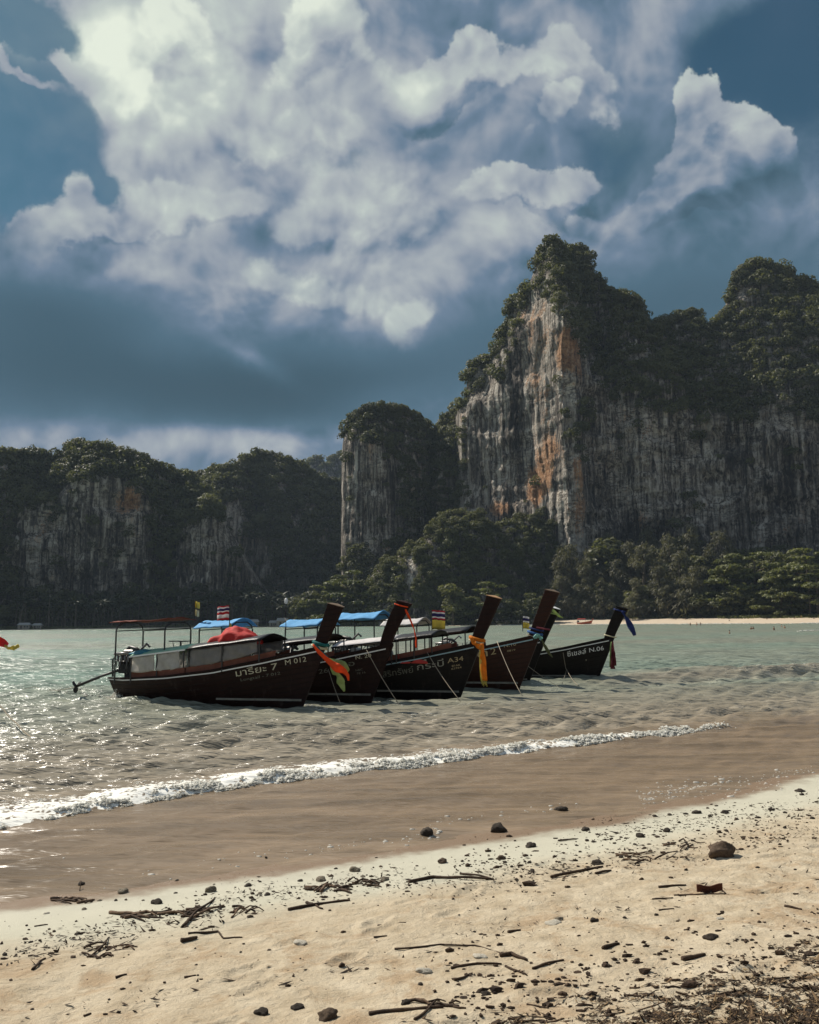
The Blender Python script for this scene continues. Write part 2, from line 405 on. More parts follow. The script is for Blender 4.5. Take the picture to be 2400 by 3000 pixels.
# ------------------------------------------------------------------ sand
def polar(dense_deg, n_dense, n_coarse, radii):
    half = math.radians(dense_deg)
    a = np.concatenate([np.linspace(-math.pi, -half, n_coarse + 1)[:-1], np.linspace(-half, half, n_dense), np.linspace(half, math.pi, n_coarse + 1)[1:-1]])
    R, A = np.meshgrid(radii, a, indexing='ij')
    return R * np.sin(A), R * np.cos(A), len(radii), len(a)

def sand_material():
    m, nt, out = new_mat('beach_sand'); P = geopos(nt)
    land = attr(nt, 'land', 2)
    big = noise(nt, P, 0.7, 4.0, 0.55); mid = noise(nt, P, 4.0, 5.0, 0.6); fine = noise(nt, P, 60.0, 3.0, 0.6); grit = noise(nt, P, 220.0, 2.0, 0.6)
    k = land + (big - 0.5) * 1.1 + (mid - 0.5) * 0.5
    dry = mixc(nt, (mid - 0.5) * 2.4 + 0.5, (0.385, 0.308, 0.205), (0.55, 0.468, 0.340))
    dry = mixc(nt, (fine.step(0.55, 0.72)) * 0.35, dry, (0.22, 0.14, 0.08))
    rust = noise(nt, P, 2.2, 6.0, 0.68, 0.6)
    dry = mixc(nt, rust.step(0.50, 0.66) * 0.55, dry, (0.31, 0.195, 0.10))
    pale = mixc(nt, mid, (0.46, 0.44, 0.34), (0.56, 0.53, 0.42))
    wet = mixc(nt, mid, (0.20, 0.135, 0.085), (0.27, 0.185, 0.12))
    c = mixc(nt, k.step(0.02, 0.42), wet, pale)
    c = mixc(nt, k.step(1.15, 2.1), c, dry)
    c = mixc(nt, (grit - 0.5) * 0.5, c, (0.10, 0.07, 0.045))
    c = mixc(nt, grit.step(0.60, 0.70) * 0.45, c, (0.75, 0.68, 0.55))
    rough = mixc(nt, k.step(0.0, 1.3), (0.32,) * 3, (0.95,) * 3)
    tramp = noise(nt, P, 14.0, 5.0, 0.62, 0.5)
    h = fine * 0.5 + grit * 0.5 + mid * 0.8 + tramp * k.step(0.9, 2.2) * 2.6
    nr = bump(nt, h, 0.8, 0.016)
    principled(nt, out, c, sep(nt, rough)[0], 0.25, nr)
    return m
def build_sand():
    radii = np.concatenate([[0.05, 0.5, 1.2, 2.2, 3.0], np.geomspace(3.6, 17.0, 480), np.geomspace(17.3, 140, 40)])
    x, y, nr, nc = polar(31, 560, 30, radii)
    z = sand_z(x, y)
    s, e = landward(x, y)
    co = np.stack([x, y, z], -1).reshape(-1, 3)
    f = grid_faces(nr, nc, True)[:, ::-1]
    me = mesh_np('beach', co, f, True, sand_material(), {'land': ('FLOAT', 'POINT', s.ravel())})
    structure('beach', me)
build_sand()

# ------------------------------------------------------------------ sea
_wf = np.array([on_plane(*q)[:2] for q in ((0, 2418), (200, 2398), (400, 2368), (700, 2312), (1000, 2268), (1200, 2243), (1350, 2224), (1500, 2208), (1700, 2188), (1900, 2166), (2050, 2142), (2110, 2130), (2400, 2112))])
_we, _wn = shore_en(_wf[:, 0], _wf[:, 1]); _wp = np.polyfit(_we, _wn, 4)
_wlo, _whi = _we.min() - 1.5, _we.max() + 1.0
_fend = shore_en(*on_plane(2110, 2130)[:2])[0]
def wave_q(x, y):
    """distance behind (seaward of) the foot of the breaking wave"""
    e, n = shore_en(x, y)
    w = np.polyval(_wp, np.clip(e, _wlo, _whi))
    return w - n, e
_s2 = np.array([on_plane(*q)[:2] for q in ((1700, 2010), (1900, 2002), (2100, 1985), (2400, 1972))])
_s2e, _s2n = shore_en(_s2[:, 0], _s2[:, 1]); _s2p = np.polyfit(_s2e, _s2n, 1)
rngw = np.random.default_rng(4)
_wv = []
for L, A, cnt, spread in ((5.5, 0.030, 5, 0.30), (2.6, 0.020, 9, 0.34), (1.25, 0.016, 14, 0.32), (0.62, 0.0135, 18, 0.36), (0.32, 0.0066, 20, 0.5)):
    for i in range(cnt):
        l = L * rngw.uniform(0.72, 1.35); th = rngw.normal(0, spread)
        k = 2 * math.pi / l; base = math.atan2(N_AX[1] - 0.55, N_AX[0]) + th
        _wv.append((k * math.cos(base), k * math.sin(base), A * rngw.uniform(0.5, 1.2), rngw.uniform(0, 6.28), l))
def sea_z(x, y, dx=None):
    x = np.asarray(x, np.float64); y = np.asarray(y, np.float64)
    s, e0 = landward(x, y); q, e = wave_q(x, y); dist = np.hypot(x, y)
    gust = 0.75 + 0.5 * fbm(x * 0.06, y * 0.10, o=2, seed=31)
    calm = 0.34 + 0.66 * sstep(-0.3, 2.2, q)               # the thin water inshore of the wave is nearly flat
    z = np.zeros_like(x)
    for kx, ky, A, ph, l in _wv:
        a = A if dx is None else A * np.clip((l / np.maximum(dx, 1e-6) - 2.0) / 3.0, 0, 1)
        w = kx * x + ky * y + ph
        z += a * (np.sin(w) + 0.34 * np.sin(2 * w + 0.4))
    z = z * gust * calm
    # the breaking wave
    wob = 0.10 * fbm(e * 0.9, e * 0 + 2.0, o=3, seed=12)
    qq = q + wob
    amp = (0.13 - 0.02 * sstep(_fend - 7, _fend, e)) * (1 - 0.55 * sstep(_fend - 0.5, _fend + 3, e)) * (1 - 0.45 * sstep(3.0, -1.0, e))
    prof = np.where(qq < 0.28, sstep(-0.06, 0.28, qq), np.exp(-((qq - 0.28) / 1.25) ** 2))
    z += amp * prof * (0.85 + 0.3 * fbm(e * 2.2, q * 2.0, o=3, seed=13))
    # the next swell, still smooth, off to the right, and broad swells further out
    e2, n2 = shore_en(x, y); q2 = np.polyval(_s2p, e2) - n2
    left = sstep(np.min(_s2e) - 2, np.min(_s2e) + 7, e2)
    z += 0.24 * left * np.where(q2 < 0.9, sstep(-0.5, 0.9, q2), np.exp(-((q2 - 0.9) / 2.2) ** 2))
    z += 0.055 * np.sin(q * 2 * math.pi / 7.0 + 1.4 * fbm(x * 0.05, y * 0.05, o=2, seed=8) * 3) * sstep(3, 9, q)
    return z
def foam_amount(x, y):
    q, e = wave_q(x, y)
    wob = 0.10 * fbm(e * 0.9, e * 0 + 2.0, o=3, seed=12); qq = q + wob
    width = lerp(1.7, 0.6, sstep(0.5, _fend, e))
    core = sstep(-0.05, 0.04, qq) * (1 - sstep(0.12, width, qq)) ** 0.7
    end = 1 - sstep(_fend - 4.0, _fend + 0.6, e)
    return core * end
def sea_material():
    m, nt, out = new_mat('sea_water'); P = geopos(nt)
    colr = attr(nt, 'tint', 0); fo = attr(nt, 'foam', 2)
    dist = vmath(nt, 'LENGTH', P, out=1)
    # ripples too fine for the sheet, broken into patches, and stretched along the shore
    mp = nt.nodes.new('ShaderNodeMapping'); mp.vector_type = 'POINT'; nt.links.new(P.k, mp.inputs['Vector'])
    mp.inputs['Rotation'].default_value = (0, 0, -0.6 * math.atan2(E_AX[1], E_AX[0])); mp.inputs['Scale'].default_value = (0.20, 1.0, 1.0)
    R = S(nt, mp.outputs[0])
    r1 = noise(nt, R, 9.0, 3.0, 0.55, 0.4); r2 = noise(nt, R, 2.6, 4.0, 0.6, 0.5); r3 = noise(nt, R, 0.5, 4.0, 0.62, 0.4)
    r4 = noise(nt, R, 0.13, 3.0, 0.6, 0.3)
    out_ = attr(nt, 'open', 2)                            # 0 on the thin swash, 1 on open water
    h = r1 * 0.030 * (out_ * 0.5 + 0.50) + r2 * (out_ * 0.17 + 0.12) + r3 * out_ * dist.lin(12, 60, 0.26, 0.85) + r4 * dist.lin(40, 160, 0.0, 1.8)
    nr = bump(nt, h, 1.0, 1.0)
    lace = noise(nt, P, 7.0, 5.0, 0.65, 0.8)
    vor = node(nt, 'ShaderNodeTexVoronoi', {'Vector': P, 'Scale': 11.0}, feature='DISTANCE_TO_EDGE')
    lace2 = noise(nt, R, 5.0, 6.0, 0.7, 0.6)
    mask = (fo * 0.95 + (lace - 0.5) * 1.5 + (lace2 - 0.5) * 1.6 - vor * 0.8 - 0.50).step(0.04, 0.22)
    flecks = (noise(nt, R, 3.3, 6.0, 0.72) + dist.lin(10, 60, 0.0, 0.02)).step(0.715, 0.76) * dist.lin(9, 14)
    mask = mask.mx(flecks * 0.5)
    mud_shade = noise(nt, R, 1.7, 5.0, 0.66, 0.4)  # turbid patches plus shade streaks of the wavelets, painted into the water colour
    base = mixc(nt, 1.0, colr, ramp(nt, mud_shade, [(0.3, (0.55, 0.55, 0.53)), (0.7, (1.22, 1.2, 1.16))]), 'MULTIPLY')
    base = mixc(nt, mask, base, (0.78, 0.77, 0.71))
    rough = mixc(nt, mask, (0.26,) * 3, (0.7,) * 3)
    principled(nt, out, base, sep(nt, rough)[0], 0.5, nr, IOR=1.33)
    return m
def build_sea():
    radii = np.concatenate([[4.0, 5.0], np.geomspace(5.6, 70.0, 620), np.geomspace(71, 2600, 90)])
    x, y, nr, nc = polar(31, 620, 40, radii)
    rad = np.hypot(x, y); dx = np.maximum(rad * math.radians(62) / 620, rad * 0.0042)
    z = sea_z(x, y, dx)
    s, e = landward(x, y); q, _ = wave_q(x, y)
    # muddy by the sand, grey further out, green in the deep
    def col(c): return np.array(c)[None, None, :]
    t1 = sstep(-0.5, 2.5, q)[..., None]; t2 = sstep(3, 13, q)[..., None]
    green = (sstep(18, 50, rad) * (0.25 + 0.65 * np.clip(0.5 + 1.3 * fbm(x * 0.03, y * 0.05, o=3, seed=41), 0, 1)) * (0.6 + 0.4 * sstep(0, -15, x)))[..., None]
    c = lerp(col((0.225, 0.168, 0.115)), col((0.30, 0.26, 0.20)), t1)
    c = lerp(c, col((0.285, 0.29, 0.235)), t2)
    c = lerp(c, col((0.205, 0.315, 0.26)), green)
    e2, n2 = shore_en(x, y); q2 = np.polyval(_s2p, e2) - n2                  # sand stirred up in the second swell
    c = lerp(c, col((0.30, 0.262, 0.205)), (0.85 * np.exp(-((q2 - 0.8) / 1.5) ** 2) * sstep(np.min(_s2e) - 1, np.min(_s2e) + 5, e2))[..., None])
    c = lerp(col((0.275, 0.208, 0.145)), c, sstep(0.0, 1.6, -s)[..., None])
    rgba = np.concatenate([c, np.ones_like(c[..., :1])], -1)
    co = np.stack([x, y, z], -1).reshape(-1, 3)
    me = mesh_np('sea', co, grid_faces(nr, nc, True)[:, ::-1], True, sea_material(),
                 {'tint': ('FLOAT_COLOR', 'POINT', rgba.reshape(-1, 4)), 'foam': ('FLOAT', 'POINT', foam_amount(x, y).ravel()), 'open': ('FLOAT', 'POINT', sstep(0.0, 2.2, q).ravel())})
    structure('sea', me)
build_sea()

# ------------------------------------------------------------------ foam: clumps of froth along the breaking wave
ICO_V = None
def _ico():
    global ICO_V, ICO_F
    t = (1 + 5 ** 0.5) / 2
    v = np.array([(-1, t, 0), (1, t, 0), (-1, -t, 0), (1, -t, 0), (0, -1, t), (0, 1, t), (0, -1, -t), (0, 1, -t), (t, 0, -1), (t, 0, 1), (-t, 0, -1), (-t, 0, 1)], float)
    ICO_V = v / np.linalg.norm(v[0])
    ICO_F = np.array([(0, 11, 5), (0, 5, 1), (0, 1, 7), (0, 7, 10), (0, 10, 11), (1, 5, 9), (5, 11, 4), (11, 10, 2), (10, 7, 6), (7, 1, 8), (3, 9, 4), (3, 4, 2), (3, 2, 6), (3, 6, 8), (3, 8, 9), (4, 9, 5), (2, 4, 11), (6, 2, 10), (8, 6, 7), (9, 8, 1)])
_ico()
OCT_V = np.array([(1, 0, 0), (-1, 0, 0), (0, 1, 0), (0, -1, 0), (0, 0, 1), (0, 0, -1.0)]); OCT_F = np.array([(0, 2, 4), (2, 1, 4), (1, 3, 4), (3, 0, 4), (2, 0, 5), (1, 2, 5), (3, 1, 5), (0, 3, 5)])
def blobs_mesh(name, cen, rad, mat, rng, jit=0.35, smooth=True, VF=None):
    bv, bf = VF or (ICO_V, ICO_F)
    n = len(cen); k = len(bv)
    v = bv[None] * (1 + rng.uniform(-jit, jit, (n, k, 1))) * np.asarray(rad).reshape(n, 1, -1) + np.asarray(cen)[:, None, :]
    f = bf[None] + (np.arange(n) * k)[:, None, None]
    return mesh_np(name, v.reshape(-1, 3), f.reshape(-1, 3), smooth, mat)
def foam_material():
    m, nt, out = new_mat('sea_foam')
    n = principled(nt, out, (0.86, 0.845, 0.78), 0.5, 0.4)
    tr = nt.nodes.new('ShaderNodeBsdfTranslucent'); tr.inputs[0].default_value = (0.86, 0.85, 0.80, 1)
    mx = nt.nodes.new('ShaderNodeMixShader'); mx.inputs[0].default_value = 0.60
    nt.links.new(n.outputs[0], mx.inputs[1]); nt.links.new(tr.outputs[0], mx.inputs[2]); nt.links.new(mx.outputs[0], out.inputs[0])
    return m
FOAM = foam_material()
def build_foam():
    rng = np.random.default_rng(11)
    cen, rad = [], []
    e = rng.uniform(_wlo, _fend + 0.2, 78000)
    wob = 0.10 * fbm(e * 0.9, e * 0 + 2.0, o=3, seed=12)
    width = lerp(1.35, 0.45, sstep(0.5, _fend, e))
    qq = np.where(rng.random(len(e)) < 0.60, rng.normal(0.09, 0.075, len(e)), rng.random(len(e)) ** 1.4 * width)
    qq = np.maximum(qq, -0.05)
    n = np.polyval(_wp, np.clip(e, _wlo, _whi)) - (qq - wob)
    x = SH0[0] + e * E_AX[0] + n * N_AX[0]; y = SH0[1] + e * E_AX[1] + n * N_AX[1]
    patch = 0.55 * fbm(e * 1.1, qq * 3.0, o=3, seed=77) + 0.6 * fbm(e * 5.0, qq * 9.0, o=3, seed=78)
    keep = (patch > lerp(0.02, 0.26, np.clip(qq / width, 0, 1))) & (rng.random(len(e)) < 1 - sstep(_fend - 4.5, _fend + 0.2, e) * 0.93)
    x, y, qq = x[keep], y[keep], qq[keep]
    z = sea_z(x, y)
    r = rng.gamma(1.3, 0.0030, len(x)) + 0.0018
    r = np.minimum(r * (1.15 - 0.4 * np.clip(qq, 0, 1)), 0.035) * (1 + 0.06 * np.clip(np.hypot(x, y) - 9, 0, 10))
    up = np.where(qq < 0.30, rng.random(len(x)) ** 3.0 * 0.045, 0.0)
    cen = np.stack([x, y, z + up + r * 0.15], -1)
    me = blobs_mesh('wave_foam', cen, np.stack([r * 1.6, r * 1.5, r * 0.8], -1), FOAM, rng, 0.5, False, (OCT_V, OCT_F))
    link('wave_foam', me, kind='stuff', label='white foam of the small wave breaking along the shore')
    # beads of froth left on the wet sand by the last wave
    pts = []
    for (x0, y0, x1, y1, cnt, sp) in ((560, 2530, 860, 2500, 16, 9), (860, 2495, 1180, 2452, 26, 6), (1180, 2450, 1290, 2425, 30, 12), (1290, 2415, 1700, 2350, 28, 8),
                                      (1860, 2335, 2120, 2290, 90, 10), (2080, 2290, 2400, 2255, 60, 7), (1880, 2330, 2300, 2300, 120, 16), (0, 2520, 500, 2560, 10, 20)):
        for i in range(cnt):
            t = rng.random(); g = on_plane(lerp(x0, x1, t), lerp(y0, y1, t) + rng.normal(0, sp), 0.0)
            zz = max(float(sand_z(np.array([g.x]), np.array([g.y]))[0]), float(sea_z(np.array([g.x]), np.array([g.y]))[0]))
            pts.append((g.x, g.y, zz))
    pts = np.array(pts); r = rng.gamma(2.0, 0.0045, len(pts)) + 0.004
    link('froth', blobs_mesh('froth', pts, np.stack([r * 1.5, r * 1.2, r * 0.6], -1) * 0.8, FOAM, rng, 0.45), kind='stuff', label='beads of white froth left along the swash line')
build_foam()

# ------------------------------------------------------------------ the far shore
_SX = np.array([-900, -350, 0, 200, 330, 480, 650, 850, 1050, 1300, 1440, 1620, 1800, 2100, 2400, 2800, 3500.0])
_SD = np.array([520, 580, 605, 615, 630, 645, 660, 650, 620, 580, 560, 545, 525, 470, 428, 350, 250.0])
_SP = np.array([at(px, 1830, D)[:2] for px, D in zip(_SX, _SD)])
def shore_at(px):
    """far water's edge seen in that column, and the way inland"""
    x = np.interp(px, _SX, _SP[:, 0]); y = np.interp(px, _SX, _SP[:, 1])
    v = np.array([x * 0.8, y - 60.0]); v /= np.linalg.norm(v)
    return np.array([x, y]), v
INL = np.array([-12, 0, 6, 18, 38, 56, 80, 120, 200, 420, 900.0])
INZ_FLAT = np.array([-1.5, -0.05, 0.55, 1.5, 3.1, 4.2, 5.5, 8.0, 10.0, 12.0, 14.0])
INZ_STEEP = np.array([-1.5, -0.05, 0.55, 1.5, 3.1, 4.6, 15.0, 32.0, 40.0, 42.0, 44.0])
def land_z(px, inland):
    k = float(sstep(1500, 1700, px)); return (1 - k) * np.interp(inland, INL, INZ_FLAT) + k * np.interp(inland, INL, INZ_STEEP)
def land_pt(px, inland):
    p, v = shore_at(px); q = p + v * inland
    return Vector((q[0], q[1], float(land_z(px, inland))))
def far_land():
    cols = np.linspace(-900, 3500, 400); off = np.concatenate([np.linspace(-12, 60, 40), np.geomspace(64, 900, 20)])
    co = np.zeros((len(off), len(cols), 3)); sandy = np.zeros((len(off), len(cols)))
    for j, px in enumerate(cols):
        p, v = shore_at(px)
        q = p[None] + v[None] * off[:, None]
        co[:, j, :2] = q; co[:, j, 2] = land_z(px, off)
        w = float(np.interp(px, [0, 500, 900, 1350, 1500, 3000], [5, 9, 9, 16, 40, 44]))
        sandy[:, j] = 1 - sstep(w - 2, w + 3, off + 3 * vnoise(q[:, 0] * 0.12, q[:, 1] * 0.12, seed=3))
    co[:, :, 2] += 0.25 * fbm(co[..., 0] * 0.1, co[..., 1] * 0.1, o=3, seed=5) * (off[:, None] > 3)
    m, nt, out = new_mat('far_ground'); P = geopos(nt); s = attr(nt, 'sandy', 2)
    n1 = noise(nt, P, 0.25, 5.0, 0.6)
    c = mixc(nt, s, mixc(nt, n1, (0.03, 0.035, 0.018), (0.06, 0.06, 0.03)), mixc(nt, n1, (0.42, 0.34, 0.25), (0.56, 0.47, 0.36)))
    principled(nt, out, c, 0.95, 0.1)
    me = mesh_np('far_shore', co.reshape(-1, 3), grid_faces(*sandy.shape), True, m, {'sandy': ('FLOAT', 'POINT', sandy.ravel())})
    structure('far_shore', me)
    # surf along it: low broken lines of foam, seen edge-on
    rng = np.random.default_rng(3); cen = []; rad = []
    for px in np.arange(1440, 2430, 2.2):
        p, v = shore_at(px)
        k = 0.35 + 0.65 * (fbm(np.array([px * 0.012]), np.array([3.0]), o=3, seed=6)[0] > -0.12)
        if rng.random() > k: continue
        q = p - v * rng.uniform(1.0, 3.2)
        cen.append((q[0], q[1], 0.10)); rad.append((rng.uniform(0.5, 1.3), 0.5, rng.uniform(0.14, 0.38) * k))
    for px in np.arange(2340, 2480, 2.0):
        q = on_plane(px, 1851 - (px - 2340) * 0.06); cen.append((q.x, q.y, 0.1)); rad.append((rng.uniform(0.2, 0.5), 0.3, rng.uniform(0.06, 0.16)))
    link('surf', blobs_mesh('surf', np.array(cen), np.array(rad), FOAM, rng), kind='stuff', label='thin white surf running along the far beach')
far_land()

# ------------------------------------------------------------------ rock
def rock_material():
    m, nt, out = new_mat('limestone'); P = geopos(nt)
    oc = attr(nt, 'ochre', 2); pl = attr(nt, 'pale', 2)
    def stretch(sx, sz):
        mp = nt.nodes.new('ShaderNodeMapping'); nt.links.new(P.k, mp.inputs['Vector']); mp.inputs['Scale'].default_value = (sx, sx, sz)
        return S(nt, mp.outputs[0])
    a = noise(nt, stretch(0.24, 0.010), 1.0, 6.0, 0.66, 0.5)          # long drip streaks
    b = noise(nt, stretch(0.75, 0.035), 1.0, 4.0, 0.6, 0.3)            # finer ones
    c = noise(nt, P, 0.035, 5.0, 0.6, 0.4)                            # big patches
    d = noise(nt, P, 0.6, 5.0, 0.65)
    t = (a - 0.5) * 2.7 + (b - 0.5) * 1.0 + (c - 0.5) * 1.5 + (d - 0.5) * 0.6 + 0.45 + pl * 0.24
    base = ramp(nt, t, [(0.12, (0.035, 0.031, 0.028)), (0.36, (0.125, 0.108, 0.092)), (0.55, (0.26, 0.225, 0.185)), (0.72, (0.45, 0.40, 0.335)), (0.9, (0.64, 0.59, 0.51))])
    mh = nt.nodes.new('ShaderNodeMapping'); nt.links.new(P.k, mh.inputs['Vector']); mh.inputs['Scale'].default_value = (0.05, 0.05, 0.20)
    crk = noise(nt, S(nt, mh.outputs[0]), 1.0, 6.0, 0.7, 1.2)
    crack = (1.0 - ((crk - 0.5).ab()).step(0.004, 0.030)) * c.step(0.40, 0.62)
    base = mixc(nt, crack * 0.8, base, (0.03, 0.027, 0.025))
    orng = ramp(nt, (d - 0.5) * 1.2 + (b - 0.5) * 1.0 + 0.5, [(0.2, (0.16, 0.07, 0.03)), (0.5, (0.46, 0.22, 0.095)), (0.8, (0.64, 0.42, 0.25))])
    k = (oc + (c - 0.5) * 2.2 + (a - 0.5) * 1.4 + (d - 0.5) * 1.0).step(0.34, 0.72)
    base = mixc(nt, k * 0.85, base, orng)
    nr = bump(nt, a * 2.0 + b * 1.0 + d * 1.2 - crack * 0.8, 1.0, 1.8)
    principled(nt, out, base, 0.92, 0.15, nr)
    return m
ROCK = rock_material()

# ------------------------------------------------------------------ leaves
def leaf_material(name, dark, light, trans=0.35):
    m, nt, out = new_mat(name)
    t = attr(nt, 'tone', 2)
    oi = S(nt, nt.nodes.new('ShaderNodeObjectInfo').outputs['Random'])
    n = noise(nt, geopos(nt), 0.5, 3.0, 0.6)
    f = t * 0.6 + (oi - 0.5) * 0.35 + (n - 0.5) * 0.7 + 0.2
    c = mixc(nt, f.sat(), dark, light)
    p = principled(nt, None, c, 0.55, 0.25)
    tr = nt.nodes.new('ShaderNodeBsdfTranslucent'); nt.links.new(mixc(nt, 1.0, c, (1.3, 1.35, 0.7), 'MULTIPLY').k, tr.inputs[0])
    mx = nt.nodes.new('ShaderNodeMixShader'); mx.inputs[0].default_value = trans
    nt.links.new(p.outputs[0], mx.inputs[1]); nt.links.new(tr.outputs[0], mx.inputs[2]); nt.links.new(mx.outputs[0], out.inputs[0])
    return m
LEAF = leaf_material('jungle_leaves', (0.036, 0.042, 0.020), (0.150, 0.150, 0.064))
LEAF_BRIGHT = leaf_material('almond_leaves', (0.030, 0.040, 0.016), (0.160, 0.165, 0.055), 0.3)
LEAF_GREY = leaf_material('casuarina_needles', (0.044, 0.043, 0.028), (0.160, 0.150, 0.094), 0.3)
LEAF_PALM = leaf_material('palm_fronds', (0.022, 0.028, 0.015), (0.078, 0.084, 0.044), 0.25)
BARK = paint('bark', (0.10, 0.08, 0.06), 0.9, 0.15, 0.5, 2.0)

def quads(c, n, size, rng, aspect=1.0, roll=True, droop=None):
    """leaf quads at centres c facing n: 4 corners each"""
    n = n / np.linalg.norm(n, axis=1, keepdims=True)
    a = rng.normal(size=n.shape) if droop is None else droop
    u = np.cross(n, a); u /= np.linalg.norm(u, axis=1, keepdims=True) + 1e-9
    v = np.cross(n, u)
    s = np.asarray(size).reshape(-1, 1)
    u = u * s; v = v * s * aspect
    bend = n * s * 0.25
    co = np.stack([c - v, c + u * 0.8 - bend, c + v, c - u * 0.8 - bend], 1)   # a bent, leaf-like lozenge
    return co.reshape(-1, 3)
def crown_pts(rng, n, squash=0.9, lumps=9, under=0.25):
    """points and normals over a lumpy crown of unit radius"""
    ld = rng.normal(size=(lumps, 3)); ld[:, 2] = np.abs(ld[:, 2]) * 0.7; ld /= np.linalg.norm(ld, axis=1, keepdims=True)
    lc = ld * rng.uniform(0.35, 0.62, (lumps, 1)); lr = rng.uniform(0.32, 0.52, lumps)
    i = rng.integers(0, lumps, n * 2); d = rng.normal(size=(n * 2, 3)); d /= np.linalg.norm(d, axis=1, keepdims=True)
    p = lc[i] + d * (lr[i] * rng.uniform(0.78, 1.05, n * 2))[:, None]
    ok = (p[:, 2] > -0.15) | (rng.random(n * 2) < under)
    # keep only points on the outside of the union
    inside = ((np.linalg.norm(p[:, None] - lc[None], axis=2) < lr[None] * 0.72).sum(1) > 0)
    ok &= ~inside
    p, d = p[ok][:n], d[ok][:n]
    p = p * np.array([1, 1, squash])
    nn = d + rng.normal(size=d.shape) * 0.45 + np.array([0, 0, 0.25])
    return p, nn, lc * np.array([1, 1, squash]), lr
def crown_template(seed, n=190, size=(0.085, 0.165), **kw):
    rng = np.random.default_rng(seed)
    p, nn, lc, lr = crown_pts(rng, n, **kw)
    q = quads(p, nn, rng.uniform(*size, len(p)), rng)
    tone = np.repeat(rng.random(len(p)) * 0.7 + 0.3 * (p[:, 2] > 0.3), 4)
    # dark inner mass so that a crown is not see-through
    iv = (ICO_V[None] * (lr * 0.66)[:, None, None] + lc[:, None]).reshape(-1, 3)
    return q, tone, iv
TPL = [crown_template(100 + i) for i in range(7)]
def crowns_mesh(name, pos, rad, tint, rng, mat, stretch=None, tpl=None):
    """many crowns in one mesh (a wood that reads as one mass)"""
    tpl = tpl or TPL
    V, F, T = [], [], []; off = 0
    kind = rng.integers(0, len(tpl), len(pos))
    for k in range(len(tpl)):
        idx = np.where(kind == k)[0]
        if not len(idx): continue
        q, tone, iv = tpl[k]
        th = rng.uniform(0, 6.283, len(idx)); c, s = np.cos(th)[:, None], np.sin(th)[:, None]
        R = np.asarray(rad)[idx][:, None]
        sz = np.ones((len(idx), 1)) if stretch is None else np.asarray(stretch)[idx][:, None]
        x = (q[None, :, 0] * c - q[None, :, 1] * s) * R + pos[idx, 0][:, None]
        y = (q[None, :, 0] * s + q[None, :, 1] * c) * R + pos[idx, 1][:, None]
        z = q[None, :, 2] * R * sz + pos[idx, 2][:, None]
        v = np.stack([x, y, z], -1).reshape(-1, 3)
        nq = len(v) // 4
        V.append(v); F.append(np.arange(len(v)).reshape(-1, 4) + off); off += len(v)
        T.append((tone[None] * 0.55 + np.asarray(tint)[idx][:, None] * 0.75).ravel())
    return mesh_np(name, np.concatenate(V), np.concatenate(F), False, mat, {'tone': ('FLOAT', 'POINT', np.concatenate(T))})

